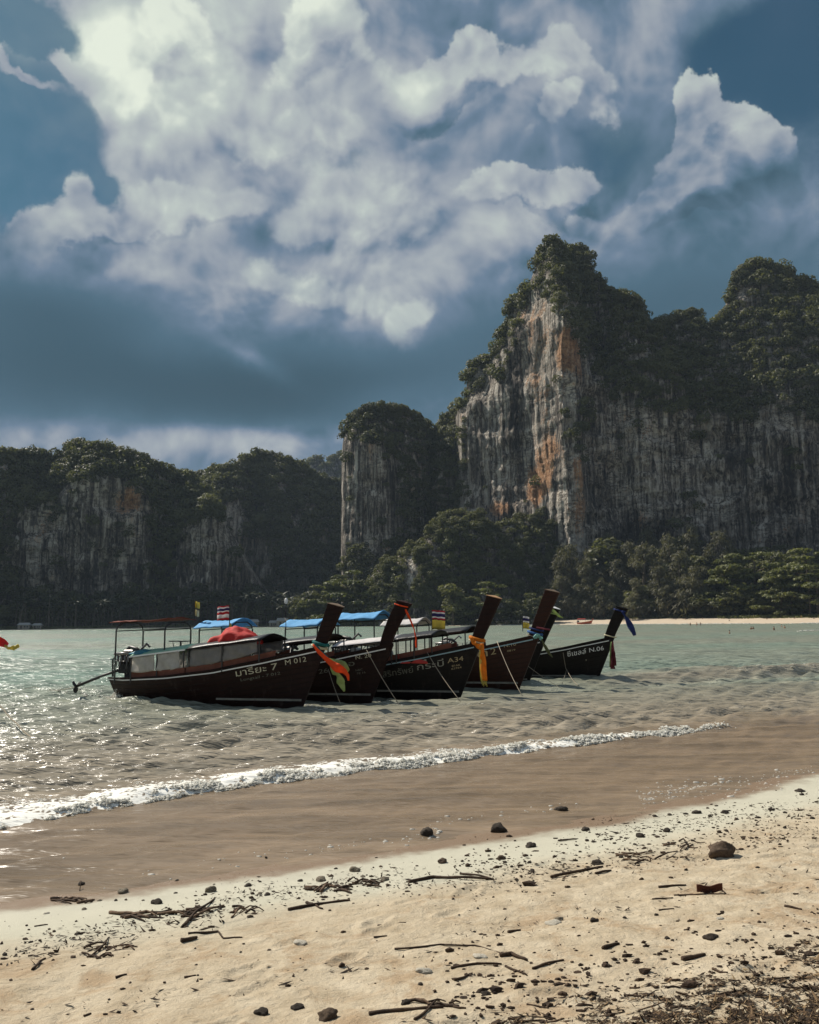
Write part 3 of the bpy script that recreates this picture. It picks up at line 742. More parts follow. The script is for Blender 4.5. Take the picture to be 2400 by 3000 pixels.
# ------------------------------------------------------------------ cliffs
class Massif:
    def __init__(s, prof, D, step, relief, fb=None, slope=0.5, seed=0, base=1840, cols=20.0, flutes=2.2, hang=4.0):
        s.D, s.seed, s.slope, s.cols, s.flutes, s.hang = D, seed, slope, cols, flutes, hang
        P = np.array([(lambda v: (v.x, v.z))(at(px, py, D)) for px, py in prof])
        s.px, s.pz = P[:, 0], P[:, 1]
        s.x0, s.x1 = P[0, 0], P[-1, 0]
        s.z0 = min(at(1200, base, D).z, 2.0) - 2.0
        s.step = step
        r = np.array(relief, float); s.rx = np.array([at(a, 1500, D).x for a in r[:, 0]]); s.ry = r[:, 1]
        if fb is None: fb = [(prof[0][0], -9e3), (prof[-1][0], -9e3)]
        f = [at(a, b, D) for a, b in fb]; s.fx = np.array([v.x for v in f]); s.fz = np.array([v.z for v in f])
        for _ in range(3):                                # the crest stands further back than the foot
            y = s.depth(s.px, s.pz, np.ones(len(s.px)))
            y = .75 * y + .25 * np.convolve(np.pad(y, 1, 'edge'), np.ones(3) / 3, 'valid')
            P = np.array([(lambda v: (v.x, v.z))(at(px, py + 17, Y)) for (px, py), Y in zip(prof, y)])
            s.px = np.maximum.accumulate(P[:, 0]) + np.arange(len(P)) * 1e-3; s.pz = P[:, 1]
        s.x0, s.x1 = s.px[0], s.px[-1]
    def top(s, x):
        return np.interp(x, s.px, s.pz) + 0.8 * fbm(x / 9.0, x * 0 + s.seed, o=3, seed=s.seed)
    def depth(s, x, z, t=None):
        H = s.top(x); t = np.clip((z - s.z0) / np.maximum(H - s.z0, 1), 0, 1.001) if t is None else t
        sd = s.seed
        y = s.D + np.interp(x, s.rx, s.ry)
        y = y + s.cols * fbm(x / 46.0, z / 190.0, o=3, seed=sd + 1) + 0.30 * s.cols * fbm(x / 13.0, z / 60.0, o=3, seed=sd + 2)
        rid = 1 - np.abs(fbm(x / 5.2 + 0.4 * vnoise(x / 20, z / 22, seed=sd + 9), z / 75.0, o=3, seed=sd + 3)) * 2
        y = y - s.flutes * rid - 0.5 * s.flutes * (1 - 2 * np.abs(vnoise(x / 1.9, z / 34.0, seed=sd + 4)))
        # overhanging bands and hollows
        y = y + s.hang * fbm(x / 30.0, z / 17.0, o=4, seed=sd + 5)
        zb = np.interp(x, s.fx, s.fz)
        y = y + s.slope * np.clip(z - zb, 0, None) * 0.9 + 14.0 * t ** 8
        return y
    def build(s, name, label, marks=(), pales=(), tone=0.0):
        xs = np.arange(s.x0, s.x1, s.step); nt_ = int((s.pz.max() - s.z0) / s.step * 0.8)
        t = np.concatenate([np.linspace(0, 1, nt_), [1.03, 1.10, 1.25, 1.6]])
        X, T = np.meshgrid(xs, t)
        H = s.top(X); Z = s.z0 + (H - s.z0) * np.clip(T, 0, 1)
        Y = s.depth(X, Z, np.clip(T, 0, 1))
        back = np.clip(T - 1, 0, None)
        Y = Y + back * 160; Z = Z - (H - s.z0) * back * 0.55
        oc = np.zeros_like(X); pa = np.zeros_like(X) + tone
        for arr, lst in ((oc, marks), (pa, pales)):
            for px, py, sx, sy, a in lst:
                c = at(px, py, s.D); k = s.D / FPX
                arr += a * np.exp(-((X - c.x) / (sx * k)) ** 2 - ((Z - c.z) / (sy * k)) ** 2)
        me = mesh_np(name, np.stack([X, Y, Z], -1).reshape(-1, 3), grid_faces(len(t), len(xs)), True, ROCK,
                     {'ochre': ('FLOAT', 'POINT', oc.ravel()), 'pale': ('FLOAT', 'POINT', pa.ravel())})
        o = structure(name, me); o['label'] = label
        return o
    def wood(s, name, label, cover, n, rad, seed, mat=None, tint=(0.2, 0.8), squash=1.0, low=1838):
        """crowns standing all over the parts of the massif that cover(px, py) > random allows"""
        rng = np.random.default_rng(seed)
        x = rng.uniform(s.x0, s.x1, n); H = s.top(x); z = s.z0 + (H - s.z0) * rng.random(n) ** 0.8
        edge = rng.random(n) < 0.16; z = np.where(edge, H - rng.random(n) * 3, z)
        y = s.depth(x, z)
        # back to photograph columns for the cover rule
        d = np.stack([x, y, z - CAM_Z], -1); dep = d @ np.array(_f)
        px = W0 / 2 + d @ np.array(_r) / dep * FPX; py = H0 / 2 - d @ np.array(_u) / dep * FPX
        ok = (cover(px, py) > rng.random(n)) & (py < low)
        x, y, z = x[ok], y[ok], z[ok]
        r = rad[0] * .7 + (rad[1] * 1.15 - rad[0] * .7) * rng.random(len(x)) ** 1.7; big = vnoise(x / 40, z / 40, seed=seed)
        pos = np.stack([x, y - r * 0.35, z + r * rng.uniform(-.35, .35, len(x))], -1)
        tt = rng.uniform(tint[0] - .15, tint[1] + .2, len(x)) + 0.3 * big
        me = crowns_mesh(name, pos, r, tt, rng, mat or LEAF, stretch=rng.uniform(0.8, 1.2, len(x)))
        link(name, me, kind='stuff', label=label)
def poly(pts):
    a = np.array(pts, float); return lambda px: np.interp(px, a[:, 0], a[:, 1])
def ell(px, py, cx, cy, sx, sy): return np.exp(-((px - cx) / sx) ** 2 - ((py - cy) / sy) ** 2)

# the great wall on the right
main_fb = [(1200, 1500), (1290, 1350), (1372, 1180), (1400, 1130), (1460, 1105), (1510, 1000), (1535, 905), (1556, 850), (1600, 868), (1640, 905), (1690, 985), (1725, 1040), (1745, 1130), (1800, 1180), (1900, 1195), (2000, 1195), (2100, 1205), (2200, 1235), (2270, 1180), (2330, 1210), (2400, 1235), (2560, 1240)]
main = Massif([(1240, 1330), (1262, 1300), (1282, 1245), (1300, 1218), (1330, 1188), (1362, 1165), (1370, 1090), (1374, 1072), (1392, 1047), (1440, 1025), (1463, 985), (1475, 950), (1490, 900), (1510, 870), (1530, 845), (1545, 830), (1560, 790), (1573, 755), (1586, 722), (1602, 706), (1640, 706), (1680, 706), (1708, 712), (1726, 740), (1740, 785), (1748, 812), (1780, 832), (1805, 846), (1832, 853), (1862, 878), (1890, 912), (1905, 950), (1925, 938), (1960, 922), (2000, 908), (2022, 900), (2044, 912), (2062, 945), (2090, 940), (2124, 905), (2134, 850), (2146, 808), (2172, 777), (2222, 754), (2272, 777), (2322, 802), (2372, 827), (2410, 848), (2480, 900), (2640, 960)],
              640, 0.7, [(1200, 120), (1290, 100), (1362, 92), (1376, 66), (1440, 54), (1530, 38), (1556, 32), (1626, 0), (1650, -12), (1690, -9), (1722, 5), (1760, 12), (1830, 14), (1900, -2), (2050, 2), (2200, -8), (2400, -16), (2700, -40)],
              fb=main_fb, slope=0.55, seed=20, cols=15.0, flutes=2.4, hang=9.0)
main.build('cliff', 'great pale streaked limestone wall with an orange scar and a wooded peak',
           marks=[(1650, 1045, 26, 60, 1.1), (1690, 1060, 30, 90, 0.4), (1590, 1060, 36, 200, 0.40), (1600, 1380, 30, 60, 1.0), (1622, 1310, 22, 50, 0.6), (1575, 1440, 26, 50, 0.8), (1460, 1470, 50, 34, 0.6), (1690, 1440, 26, 160, 0.50), (1560, 900, 40, 120, 0.25), (2350, 1470, 70, 70, 0.2)],
           pales=[(1655, 1050, 26, 260, 1.1), (1680, 1500, 30, 220, 0.9), (1600, 1100, 40, 300, 0.5), (1390, 1480, 45, 100, 0.9), (1420, 1250, 40, 200, 0.4), (1480, 1350, 50, 250, 0.3), (1910, 1490, 22, 80, 1.3), (1990, 1480, 60, 180, 0.5), (1850, 1250, 90, 120, 0.3), (2080, 1300, 90, 200, 0.3), (2280, 1480, 60, 100, 0.3), (2220, 1250, 60, 60, 0.4), (1880, 1570, 75, 90, -2.2), (2260, 1420, 40, 130, -1.3), (2150, 1330, 25, 160, -0.8), (2000, 1400, 20, 200, -0.7), (1790, 1400, 20, 160, -0.5), (1530, 1150, 16, 260, -1.6), (1740, 1420, 14, 180, -1.0), (1500, 1480, 30, 60, -1.6)], tone=0.36)  # sunlit pillar and shaded cave painted into the rock tone, beside real patches
_mfb = poly(main_fb)
def main_cover(px, py):
    c = np.where(py < _mfb(px) + 8, 1.0, 0.018)
    c = np.where((px < 1372), 0.75, c)
    c = np.maximum(c, 0.9 * ell(px, py, 1700, 1260, 40, 60) * 1.0)
    c = np.maximum(c, (py > 1690) * 0.5)
    rock = np.maximum(ell(px, py, 1560, 850, 14, 60), np.maximum(ell(px, py, 2175, 880, 45, 45), np.maximum(ell(px, py, 1610, 1030, 40, 120), ell(px, py, 1420, 1200, 35, 60))))
    return c * (1 - 0.9 * np.clip(rock * 1.4, 0, 1))
main.wood('cliff_jungle', 'dark jungle clothing the upper slopes of the great wall', main_cover, 6000, (3.2, 7.5), 1, tint=(0.1, 0.6))

# the lone tower left of it
tower = Massif([(1003, 1330), (1006, 1262), (1022, 1222), (1060, 1190), (1095, 1183), (1130, 1175), (1182, 1184), (1212, 1198), (1242, 1228), (1270, 1258), (1284, 1330), (1296, 1420), (1330, 1520)],
               720, 0.85, [(990, 30), (1003, 14), (1060, -4), (1120, -8), (1180, 4), (1240, 12), (1280, 40), (1330, 60)],
               fb=[(990, 1290), (1060, 1300), (1120, 1330), (1180, 1360), (1330, 1400)], slope=0.4, seed=50, cols=8.0, flutes=2.0, hang=4.5)
tower.build('cliff_tower', 'lone limestone tower with a rounded wooded top left of the great wall', marks=[(1030, 1330, 30, 60, 0.35), (1085, 1310, 25, 60, 0.45)], pales=[(1030, 1380, 26, 90, 0.9), (1090, 1330, 22, 80, 0.6), (1060, 1550, 40, 120, 0.3)], tone=0.1)
def tower_cover(px, py):
    c = np.where(py < np.interp(px, [1000, 1060, 1120, 1170, 1300], [1285, 1290, 1320, 1350, 1380]), 1.0, 0.05)
    c = np.where((px > 1165) & (py > 1300), 0.75, c); c = np.where((py > 1590), 0.8, c)
    return c
tower.wood('tower_jungle', 'dark jungle on the rounded top and shaded side of the lone tower', tower_cover, 1300, (3.2, 7.0), 2, tint=(0.1, 0.55))

# the low cliffs across the bay on the left
left_fb = [(-500, 1500), (30, 1500), (60, 1505), (110, 1490), (160, 1465), (190, 1425), (250, 1405), (330, 1395), (400, 1420), (440, 1450), (455, 1520), (520, 1560), (580, 1530), (610, 1500), (700, 1560)]
left = Massif([(-700, 1420), (-420, 1360), (-200, 1345), (0, 1322), (60, 1318), (100, 1315), (140, 1332), (190, 1318), (215, 1298), (260, 1292), (300, 1304), (350, 1310), (400, 1325), (450, 1340), (480, 1365), (520, 1373), (560, 1386), (600, 1420), (640, 1480), (690, 1560), (760, 1700)],
              700, 1.0, [(-700, -120), (-200, -60), (0, -20), (70, 0), (140, 4), (260, -6), (400, 4), (450, 22), (520, 14), (600, 18), (700, 50)],
              fb=left_fb, slope=0.7, seed=80, cols=15.0, flutes=2.4, hang=9.0)
left.build('left_cliff', 'broad dark cliff across the bay with a wooded crown', marks=[(370, 1450, 40, 40, 0.55), (350, 1480, 60, 60, 0.2), (100, 1560, 60, 120, 0.15)],
           pales=[(100, 1560, 50, 150, 0.5), (250, 1580, 50, 60, 0.3), (590, 1620, 30, 90, 0.6), (280, 1440, 60, 40, 0.35), (560, 1560, 40, 80, 0.4), (300, 1690, 90, 40, -1.0), (470, 1650, 40, 120, -1.2)], tone=0.15)
_lfb = poly(left_fb)
def left_cover(px, py):
    c = np.where(py < _lfb(px), 1.0, 0.03)
    c = np.where(px < 45, 1.0, c); c = np.where(py > 1735, 0.9, c)
    c = np.where((px > 440) & (px < 520) & (py > 1480), 0.55, c)
    return c
left.wood('left_jungle', 'jungle over the crown of the broad cliff across the bay', left_cover, 4200, (3.8, 8.5), 3, tint=(0.15, 0.75))
mid_fb = [(500, 1400), (1100, 1400)]
midh = Massif([(430, 1500), (520, 1400), (560, 1385), (600, 1371), (650, 1363), (692, 1360), (722, 1331), (762, 1320), (802, 1318), (832, 1336), (862, 1346), (900, 1362), (940, 1385), (1000, 1408), (1060, 1425), (1120, 1500)],
              880, 1.2, [(430, 60), (560, 20), (640, -12), (690, -8), (740, 10), (800, 0), (900, 18), (1120, 60)], fb=[(400, 1490), (640, 1480), (720, 1500), (800, 1560), (900, 1600), (1120, 1600)], slope=0.55, seed=110, cols=16.0, flutes=2.4, hang=6.0)
midh.build('middle_cliff', 'wooded cliff with two pale rock faces in the middle of the bay', pales=[(675, 1530, 50, 90, 0.8), (745, 1660, 60, 110, 0.7), (950, 1600, 18, 70, 1.0), (905, 1480, 15, 40, 0.6)], tone=0.0)
def mid_cover(px, py):
    r = np.maximum.reduce([ell(px, py, 672, 1535, 55, 75), ell(px, py, 745, 1650, 60, 80), ell(px, py, 690, 1620, 30, 60), ell(px, py, 950, 1600, 14, 60), ell(px, py, 906, 1475, 10, 30)])
    return np.where(r > 0.42, 0.06, 1.0)
midh.wood('middle_jungle', 'jungle on the wooded cliff in the middle of the bay', mid_cover, 3400, (4.0, 9.0), 4, tint=(0.1, 0.65))
farh = Massif([(780, 1420), (850, 1356), (900, 1342), (940, 1331), (962, 1340), (985, 1324), (1010, 1317), (1060, 1335), (1160, 1400), (1240, 1470), (1300, 1480), (1340, 1500)], 1500, 3.0, [(700, 0), (1400, 0)], fb=[(700, 2000), (1400, 2000)], slope=0.5, seed=130, cols=20.0)
farh.build('far_hill', 'farthest blue wooded hill seen between the cliffs')
farh.wood('far_hill_jungle', 'pale jungle on the farthest hill', lambda px, py: px * 0 + (py < 1560), 900, (7, 13), 5, tint=(0.2, 0.7))

# ------------------------------------------------------------------ trees that can be told apart
def tube(pts, rad, k=6, cap=True):
    """tapered tube through points -> verts, quads"""
    P = [Vector(p) for p in pts]; V = []; F = []
    for i, p in enumerate(P):
        d = (P[min(i + 1, len(P) - 1)] - P[max(i - 1, 0)]).normalized()
        a = d.orthogonal().normalized() if abs(d.z) > 0.95 else d.cross(Vector((0, 0, 1))).normalized()
        b = d.cross(a)
        r = rad[i] if hasattr(rad, '__len__') else rad
        for j in range(k):
            t = 2 * math.pi * j / k; V.append(tuple(p + (a * math.cos(t) + b * math.sin(t)) * r))
    for i in range(len(P) - 1):
        for j in range(k): F.append((i * k + j, i * k + (j + 1) % k, (i + 1) * k + (j + 1) % k, (i + 1) * k + j))
    if cap: F.append(tuple(range(k))[::-1]); F.append(tuple(range((len(P) - 1) * k, len(P) * k)))
    return V, F
class MB:
    """collects pieces into one mesh"""
    def __init__(s): s.v, s.f = [], []
    def add(s, v, f):
        o = len(s.v); s.v += [tuple(q) for q in v]; s.f += [tuple(i + o for i in q) for q in f]; return s
    def tube(s, pts, rad, k=6): return s.add(*tube(pts, rad, k))
    def box(s, c, d, rot=None):
        x, y, z = d[0] / 2, d[1] / 2, d[2] / 2
        v = [Vector((i * x, j * y, k * z)) for k in (-1, 1) for j in (-1, 1) for i in (-1, 1)]
        if rot is not None: v = [rot @ q for q in v]
        v = [q + Vector(c) for q in v]
        return s.add(v, [(0, 2, 3, 1), (4, 5, 7, 6), (0, 1, 5, 4), (2, 6, 7, 3), (0, 4, 6, 2), (1, 3, 7, 5)])
    def mesh(s, name, mat, smooth=False, bevel=0.0):
        me = bpy.data.meshes.new(name); me.from_pydata(s.v, [], s.f)
        if smooth: me.polygons.foreach_set('use_smooth', [True] * len(me.polygons))
        if bevel:
            import bmesh
            b = bmesh.new(); b.from_mesh(me); bmesh.ops.bevel(b, geom=b.edges[:], offset=bevel, segments=1, affect='EDGES', clamp_overlap=True); b.to_mesh(me); b.free()
        me.materials.append(mat); me.update(); return me
    def part(s, name, mat, parent, smooth=False, bevel=0.0): return link(name, s.mesh(name, mat, smooth, bevel), parent)

def crown_of(name, centres, radii, mat, seed, tpl=None, stretch=None):
    rng = np.random.default_rng(seed); centres = np.array(centres, float)
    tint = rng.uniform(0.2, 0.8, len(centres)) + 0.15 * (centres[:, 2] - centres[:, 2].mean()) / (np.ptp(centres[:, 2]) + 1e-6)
    return crowns_mesh(name, centres, np.array(radii, float), tint, rng, mat, stretch, tpl)
CAS_TPL = []
for i in range(4):
    rg = np.random.default_rng(300 + i); p, nn, lc, lr = crown_pts(rg, 150, squash=1.25, lumps=6, under=0.8)
    p = p * (1 + 0.18 * rg.normal(size=(len(p), 1)))
    q = quads(p, nn, rg.uniform(0.05, 0.10, len(p)), rg, aspect=3.4, droop=np.tile([[0.25, 0.1, 1.0]], (len(p), 1)) + rg.normal(size=p.shape) * 0.25)
    CAS_TPL.append((q, np.repeat(rg.random(len(p)), 4), None))
TIER_TPL = [crown_template(400 + i, 120, (0.13, 0.22), squash=0.34, under=0.5) for i in range(4)]
def tree_kind(kind, seed):
    """trunk and crown meshes of a tree about ten metres high"""
    rg = np.random.default_rng(seed); tr = MB(); cc = []; cr = []
    lean = rg.normal(0, 0.6, 2)
    if kind == 'bushy':
        tr.tube([(0, 0, -1), (lean[0] * .3, lean[1] * .3, 2.5), (lean[0], lean[1], 6.0)], [0.34, 0.26, 0.13])
        for i in range(11):
            a = rg.uniform(0, 6.28); r = rg.uniform(0.4, 2.9); z = rg.uniform(1.2, 8.6); r *= 1.15 - 0.07 * z
            c = (lean[0] + r * math.cos(a), lean[1] + r * math.sin(a), z); cc.append(c); cr.append(rg.uniform(1.5, 2.6))
            tr.tube([(lean[0] * .5, lean[1] * .5, 3.2), ((c[0] + lean[0]) / 2, (c[1] + lean[1]) / 2, (z + 3.5) / 2 + .3), c], [0.12, 0.08, 0.03], 4)
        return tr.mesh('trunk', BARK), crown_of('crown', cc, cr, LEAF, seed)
    if kind == 'casuarina':
        tr.tube([(0, 0, -1), (lean[0] * .4, lean[1] * .4, 4), (lean[0], lean[1], 9.4)], [0.26, 0.19, 0.05])
        for i in range(19):
            z = 0.9 + 8.4 * (i / 18) + rg.uniform(-.4, .4); w = 2.3 * (1 - (z / 10.5) ** 1.6) + 0.3; a = rg.uniform(0, 6.28); r = rg.uniform(0.2, 1.0) * w
            c = (lean[0] * z / 9 + r * math.cos(a) + 0.3, lean[1] * z / 9 + r * math.sin(a), z); cc.append(c); cr.append(rg.uniform(1.0, 1.7) * (1.2 - z / 16))
            tr.tube([(lean[0] * z / 11, lean[1] * z / 11, z * 0.8), c], [0.07, 0.02], 4)
        return tr.mesh('trunk', BARK), crown_of('crown', cc, cr, LEAF_GREY, seed, CAS_TPL)
    if kind == 'almond':
        tr.tube([(0, 0, -1), (lean[0] * .5, lean[1] * .5, 3.0), (lean[0] * 1.4, lean[1] * 1.4, 8.0)], [0.30, 0.22, 0.07])
        for i in range(13):
            z = 1.0 + 8.0 * i / 12; w = 3.6 * (1 - (z / 11.5) ** 2) + 0.5; a = i * 2.4 + rg.uniform(-.4, .4); r = rg.uniform(0.45, 1.0) * w
            c = (lean[0] + r * math.cos(a), lean[1] + r * math.sin(a), z + rg.uniform(-.3, .3)); cc.append(c); cr.append(rg.uniform(1.3, 2.2))
            tr.tube([(lean[0] * z / 9, lean[1] * z / 9, z - 0.8), c], [0.10, 0.03], 4)
        return tr.mesh('trunk', BARK), crown_of('crown', cc, cr, LEAF_BRIGHT, seed, TIER_TPL)
    if kind == 'palm':
        top = Vector((lean[0], lean[1], 8.6))
        tr.tube([(0, 0, -1), (lean[0] * .15, lean[1] * .15, 3), (lean[0] * .55, lean[1] * .55, 6), top], [0.17, 0.13, 0.12, 0.10], 5)
        V, F, T = [], [], []
        for i in range(15):
            a = i * 2.4 + rg.uniform(-.2, .2); el = rg.uniform(-0.5, 1.1); L = rg.uniform(1.6, 2.3); n = 5
            prev = None; p = top.copy(); d = Vector((math.cos(a) * math.cos(el), math.sin(a) * math.cos(el), math.sin(el))); side = Vector((-math.sin(a), math.cos(a), 0))
            for k in range(n + 1):
                w = 0.34 * math.sin(math.pi * (0.12 + 0.85 * k / n)); dr = Vector((0, 0, -0.35 * w))
                V += [p + side * w + dr, p, p - side * w + dr]; T += [0.3 + 0.5 * rg.random()] * 3
                if k:
                    o = len(V) - 6; F += [(o, o + 1, o + 4, o + 3), (o + 1, o + 2, o + 5, o + 4)]
                p = p + d * (L / n); d = (d + Vector((0, 0, -0.24))).normalized()
        me = mesh_np('crown', np.array([tuple(v) for v in V]), np.array(F), False, LEAF_PALM, {'tone': ('FLOAT', 'POINT', np.array(T))})
        return tr.mesh('trunk', BARK), me
KINDS = {k: [tree_kind(k, 500 + 37 * i + 7 * len(k)) for i in range(n)] for k, n in (('bushy', 6), ('casuarina', 5), ('almond', 4), ('palm', 5))}
_trng = random.Random(5)
def tree(kind, loc, height, label, group=None, name=None, rz=None, wide=1.0):
    tm, cm = KINDS[kind][_trng.randrange(len(KINDS[kind]))]
    root = empty(name or {'bushy': 'broadleaf_tree', 'casuarina': 'casuarina_tree', 'almond': 'almond_tree', 'palm': 'palm_tree'}[kind], loc, label, 'tree', group, _trng.uniform(0, 6.28) if rz is None else rz)
    k = height / 10.0; root.scale = (k * wide, k * wide, k)
    link('trunk', tm, root); link('crown', cm, root)
    return root

# the wooded hill at the foot of the great wall
hill_fb = [(900, 1838), (1760, 1838)]
hill = Massif([(990, 1800), (1040, 1745), (1065, 1695), (1110, 1650), (1150, 1620), (1190, 1598), (1235, 1580), (1262, 1535), (1292, 1492), (1342, 1480), (1400, 1500), (1440, 1530), (1500, 1505), (1560, 1495), (1620, 1480), (1650, 1520), (1668, 1600), (1690, 1700), (1730, 1810)],
              600, 1.4, [(990, 30), (1100, 6), (1250, -4), (1450, 0), (1600, 8), (1730, 24)], fb=hill_fb, slope=0.42, seed=160, cols=9.0, flutes=1.2, hang=3.0)
hill.build('wooded_hill', 'small wooded hill below the great wall with one bare grey rock face', pales=[(1205, 1690, 22, 60, 1.2)])
def hill_trees():
    rg = np.random.default_rng(9); n = 430
    x = rg.uniform(hill.x0 + 2, hill.x1 - 2, n); H = hill.top(x); z = hill.z0 + (H - hill.z0) * rg.random(n) ** 0.75
    y = hill.depth(x, z)
    o = rg.permutation(n); cnt = 0
    for i in o:
        d = Vector((x[i], y[i], z[i] - CAM_Z)); dep = d.dot(_f); px = W0 / 2 + d.dot(_r) / dep * FPX; py = H0 / 2 - d.dot(_u) / dep * FPX
        if ell(px, py, 1205, 1692, 26, 55) > 0.5 or cnt > 150: continue
        up = (1838 - py) / 340
        lab = 'bushy jungle tree on the slope of the wooded hill' if up < 0.72 else 'jungle tree along the crest of the wooded hill under the wall'
        tree('bushy', (x[i], y[i] - 1.0, z[i] - 2.0), rg.uniform(8.0, 15.0), lab, 'trees on the wooded hill', wide=1.15); cnt += 1
hill_trees()
hill.wood('hill_jungle', 'jungle filling the gaps between the trees of the wooded hill', lambda px, py: 1.0 - 1.0 * (ell(px, py, 1205, 1692, 26, 55) > 0.5), 900, (2.6, 5.2), 8, tint=(0.2, 0.75))
def place(kind, px, top, inland, label, group, wide=1.0, name=None):
    g = land_pt(px, inland); d = ray(px, top)
    zt = CAM_Z + d.z / d.y * g.y
    return tree(kind, g - Vector((0, 0, 0.3)), max(zt - g.z, 4.0), label, group, name, wide=wide)
def beach_trees():
    rg = random.Random(12)
    ORD = 'first second third fourth fifth sixth seventh eighth ninth tenth eleventh twelfth thirteenth'.split()
    cn = {}
    def nth(key, px, all_): return ORD[sorted(all_).index(px)]
    g1 = 'feathery casuarinas behind the far beach'
    CAS = ((1640, 1640, 52, 1.1), (1668, 1690, 46, 1.2), (1700, 1600, 64, 1.0), (1735, 1660, 50, 1.2), (1765, 1610, 70, 1.0), (1800, 1565, 84, 0.9), (1830, 1640, 56, 1.2), (1862, 1590, 72, 1.1),
                            (1900, 1600, 66, 1.2), (1935, 1545, 92, 0.9), (1950, 1650, 50, 1.2), (1985, 1575, 80, 1.0), (2020, 1625, 58, 1.3), (2050, 1535, 96, 1.0), (2062, 1650, 47, 1.2), (2100, 1560, 88, 1.1), (1780, 1700, 45, 1.4), (1880, 1700, 44, 1.4), (1975, 1715, 43, 1.4))
    for px, top, inl, w in CAS:
        up = inl > 60; o_ = nth('c', px, [q[0] for q in CAS if (q[2] > 60) == up])
        place('casuarina', px + rg.uniform(-5, 5), top, inl, o_ + (' from the left of the feathery grey green casuarinas on the slope under the wall' if up else ' from the left of the feathery grey green casuarinas edging the far sand'), g1, w * 1.25)
    g2 = 'dark trees below the great wall'
    for i in range(36):
        px = rg.uniform(1650, 2440); inl = rg.uniform(85, 125)
        place('bushy', px, rg.uniform(1560, 1650) + (30 if px > 2150 else 0), inl, 'dark bushy tree in the shade under the great wall', g2, 1.3)
    for i in range(34):
        px = rg.uniform(1590, 2440); inl = rg.uniform(46, 62)
        place('bushy', px, rg.uniform(1690, 1750), inl, 'dark undergrowth tree in the shade behind the far sand', 'dark low trees behind the far sand', 1.5)
    g3 = 'bright tiered almond trees at the end of the beach'
    ALM = ((2130, 1640, 52, 1.2), (2180, 1615, 60, 1.2), (2235, 1610, 66, 1.2), (2280, 1660, 48, 1.2), (2320, 1640, 54, 1.2), (2368, 1645, 50, 1.2), (2410, 1650, 46, 1.2), (2300, 1700, 42, 1.0), (2395, 1600, 74, 1.3))
    for px, top, inl, w in ALM:
        place('almond', px, top, inl, nth('a', px, [q[0] for q in ALM]) + ' from the left of the bright tiered almond trees at the beach end', g3, w)
    tree_p = place('palm', 2385, 1690, 43, 'pale drooping palm among the bright almond trees', None, 1.3)
    place('palm', 2335, 1670, 45, 'palm with bare stalks in front of the almond trees', None, 1.2)
    g4 = 'trees on the shore below the wooded hill'
    for px, top in ((1000, 1690), (1035, 1665), (960, 1700), (920, 1715), (1075, 1705), (1120, 1715), (1160, 1735), (1215, 1750), (1270, 1745), (1400, 1735), (1440, 1700), (1500, 1740), (1555, 1720), (1600, 1735), (885, 1740), (1250, 1765), (1365, 1760), (1475, 1770), (1530, 1775), (1090, 1755), (1180, 1775), (1300, 1780)):
        place('almond' if top < 1712 else 'bushy', px, top, rg.uniform(8, 22), 'yellow green tree on the shore left of the wooded hill' if px < 1100 else 'green tree at the water by the foot of the wooded hill', g4, 1.35)
    place('bushy', 1328, 1705, 5, 'rounded olive green tree standing alone at the foot of the wooded hill', None, 1.25)
    # the palm grove across the bay
    g5 = 'palms in the grove across the bay'
    for i in range(96):
        px = 30 + (i / 96) * 850 + rg.uniform(-6, 6); d = shore_at(px)[0][1]
        inl = rg.uniform(10, 34)
        place('palm', px, rg.uniform(1732, 1775) - (14 if px > 600 else 0) + rg.uniform(0, 14), inl, 'slender palm in the dark grove across the bay' if px < 560 else 'slender sunlit palm in the grove left of the hill', g5, 1.5)
    for i in range(42):
        px = rg.uniform(-80, 920); place('bushy', px, rg.uniform(1745, 1795) - (20 if px > 640 else 0), rg.uniform(26, 60), 'dark bushy tree at the back of the palm grove', 'bushy trees behind the palm grove', 1.6)
beach_trees()
def low_green():
    """beach creeper and undergrowth, too fine to pick apart"""
    rg = np.random.default_rng(31); C_, N_ = [], []
    def strip(x0, x1, i0, i1, n, h):
        for k in range(n):
            px = rg.uniform(x0, x1); g = land_pt(px, rg.uniform(i0, i1)); C_.append((g.x, g.y, g.z + rg.random() ** 1.5 * h)); N_.append(rg.normal(size=3) + np.array([0, -0.4, 1.2]))
    strip(2110, 2460, 34, 44, 2600, 1.5); strip(2250, 2460, 32, 38, 500, 0.7)
    me = mesh_np('beach_creeper', quads(np.array(C_), np.array(N_), rg.uniform(0.25, 0.55, len(C_)), rg), np.arange(len(C_) * 4).reshape(-1, 4), False, LEAF_BRIGHT, {'tone': ('FLOAT', 'POINT', np.repeat(rg.random(len(C_)), 4) + 0.3)})
    link('beach_creeper', me, kind='stuff', label='bright green creeper growing along the top of the far sand')
    C_, N_ = [], []
    strip(-100, 950, 5, 14, 3600, 1.6); strip(950, 1620, 4, 12, 2200, 2.2); strip(1620, 2120, 40, 50, 1800, 2.2)
    me = mesh_np('undergrowth', quads(np.array(C_), np.array(N_), rg.uniform(0.4, 0.9, len(C_)), rg), np.arange(len(C_) * 4).reshape(-1, 4), False, LEAF, {'tone': ('FLOAT', 'POINT', np.repeat(rg.random(len(C_)), 4))})
    link('undergrowth', me, kind='stuff', label='low undergrowth along the waterside below the trees')
low_green()

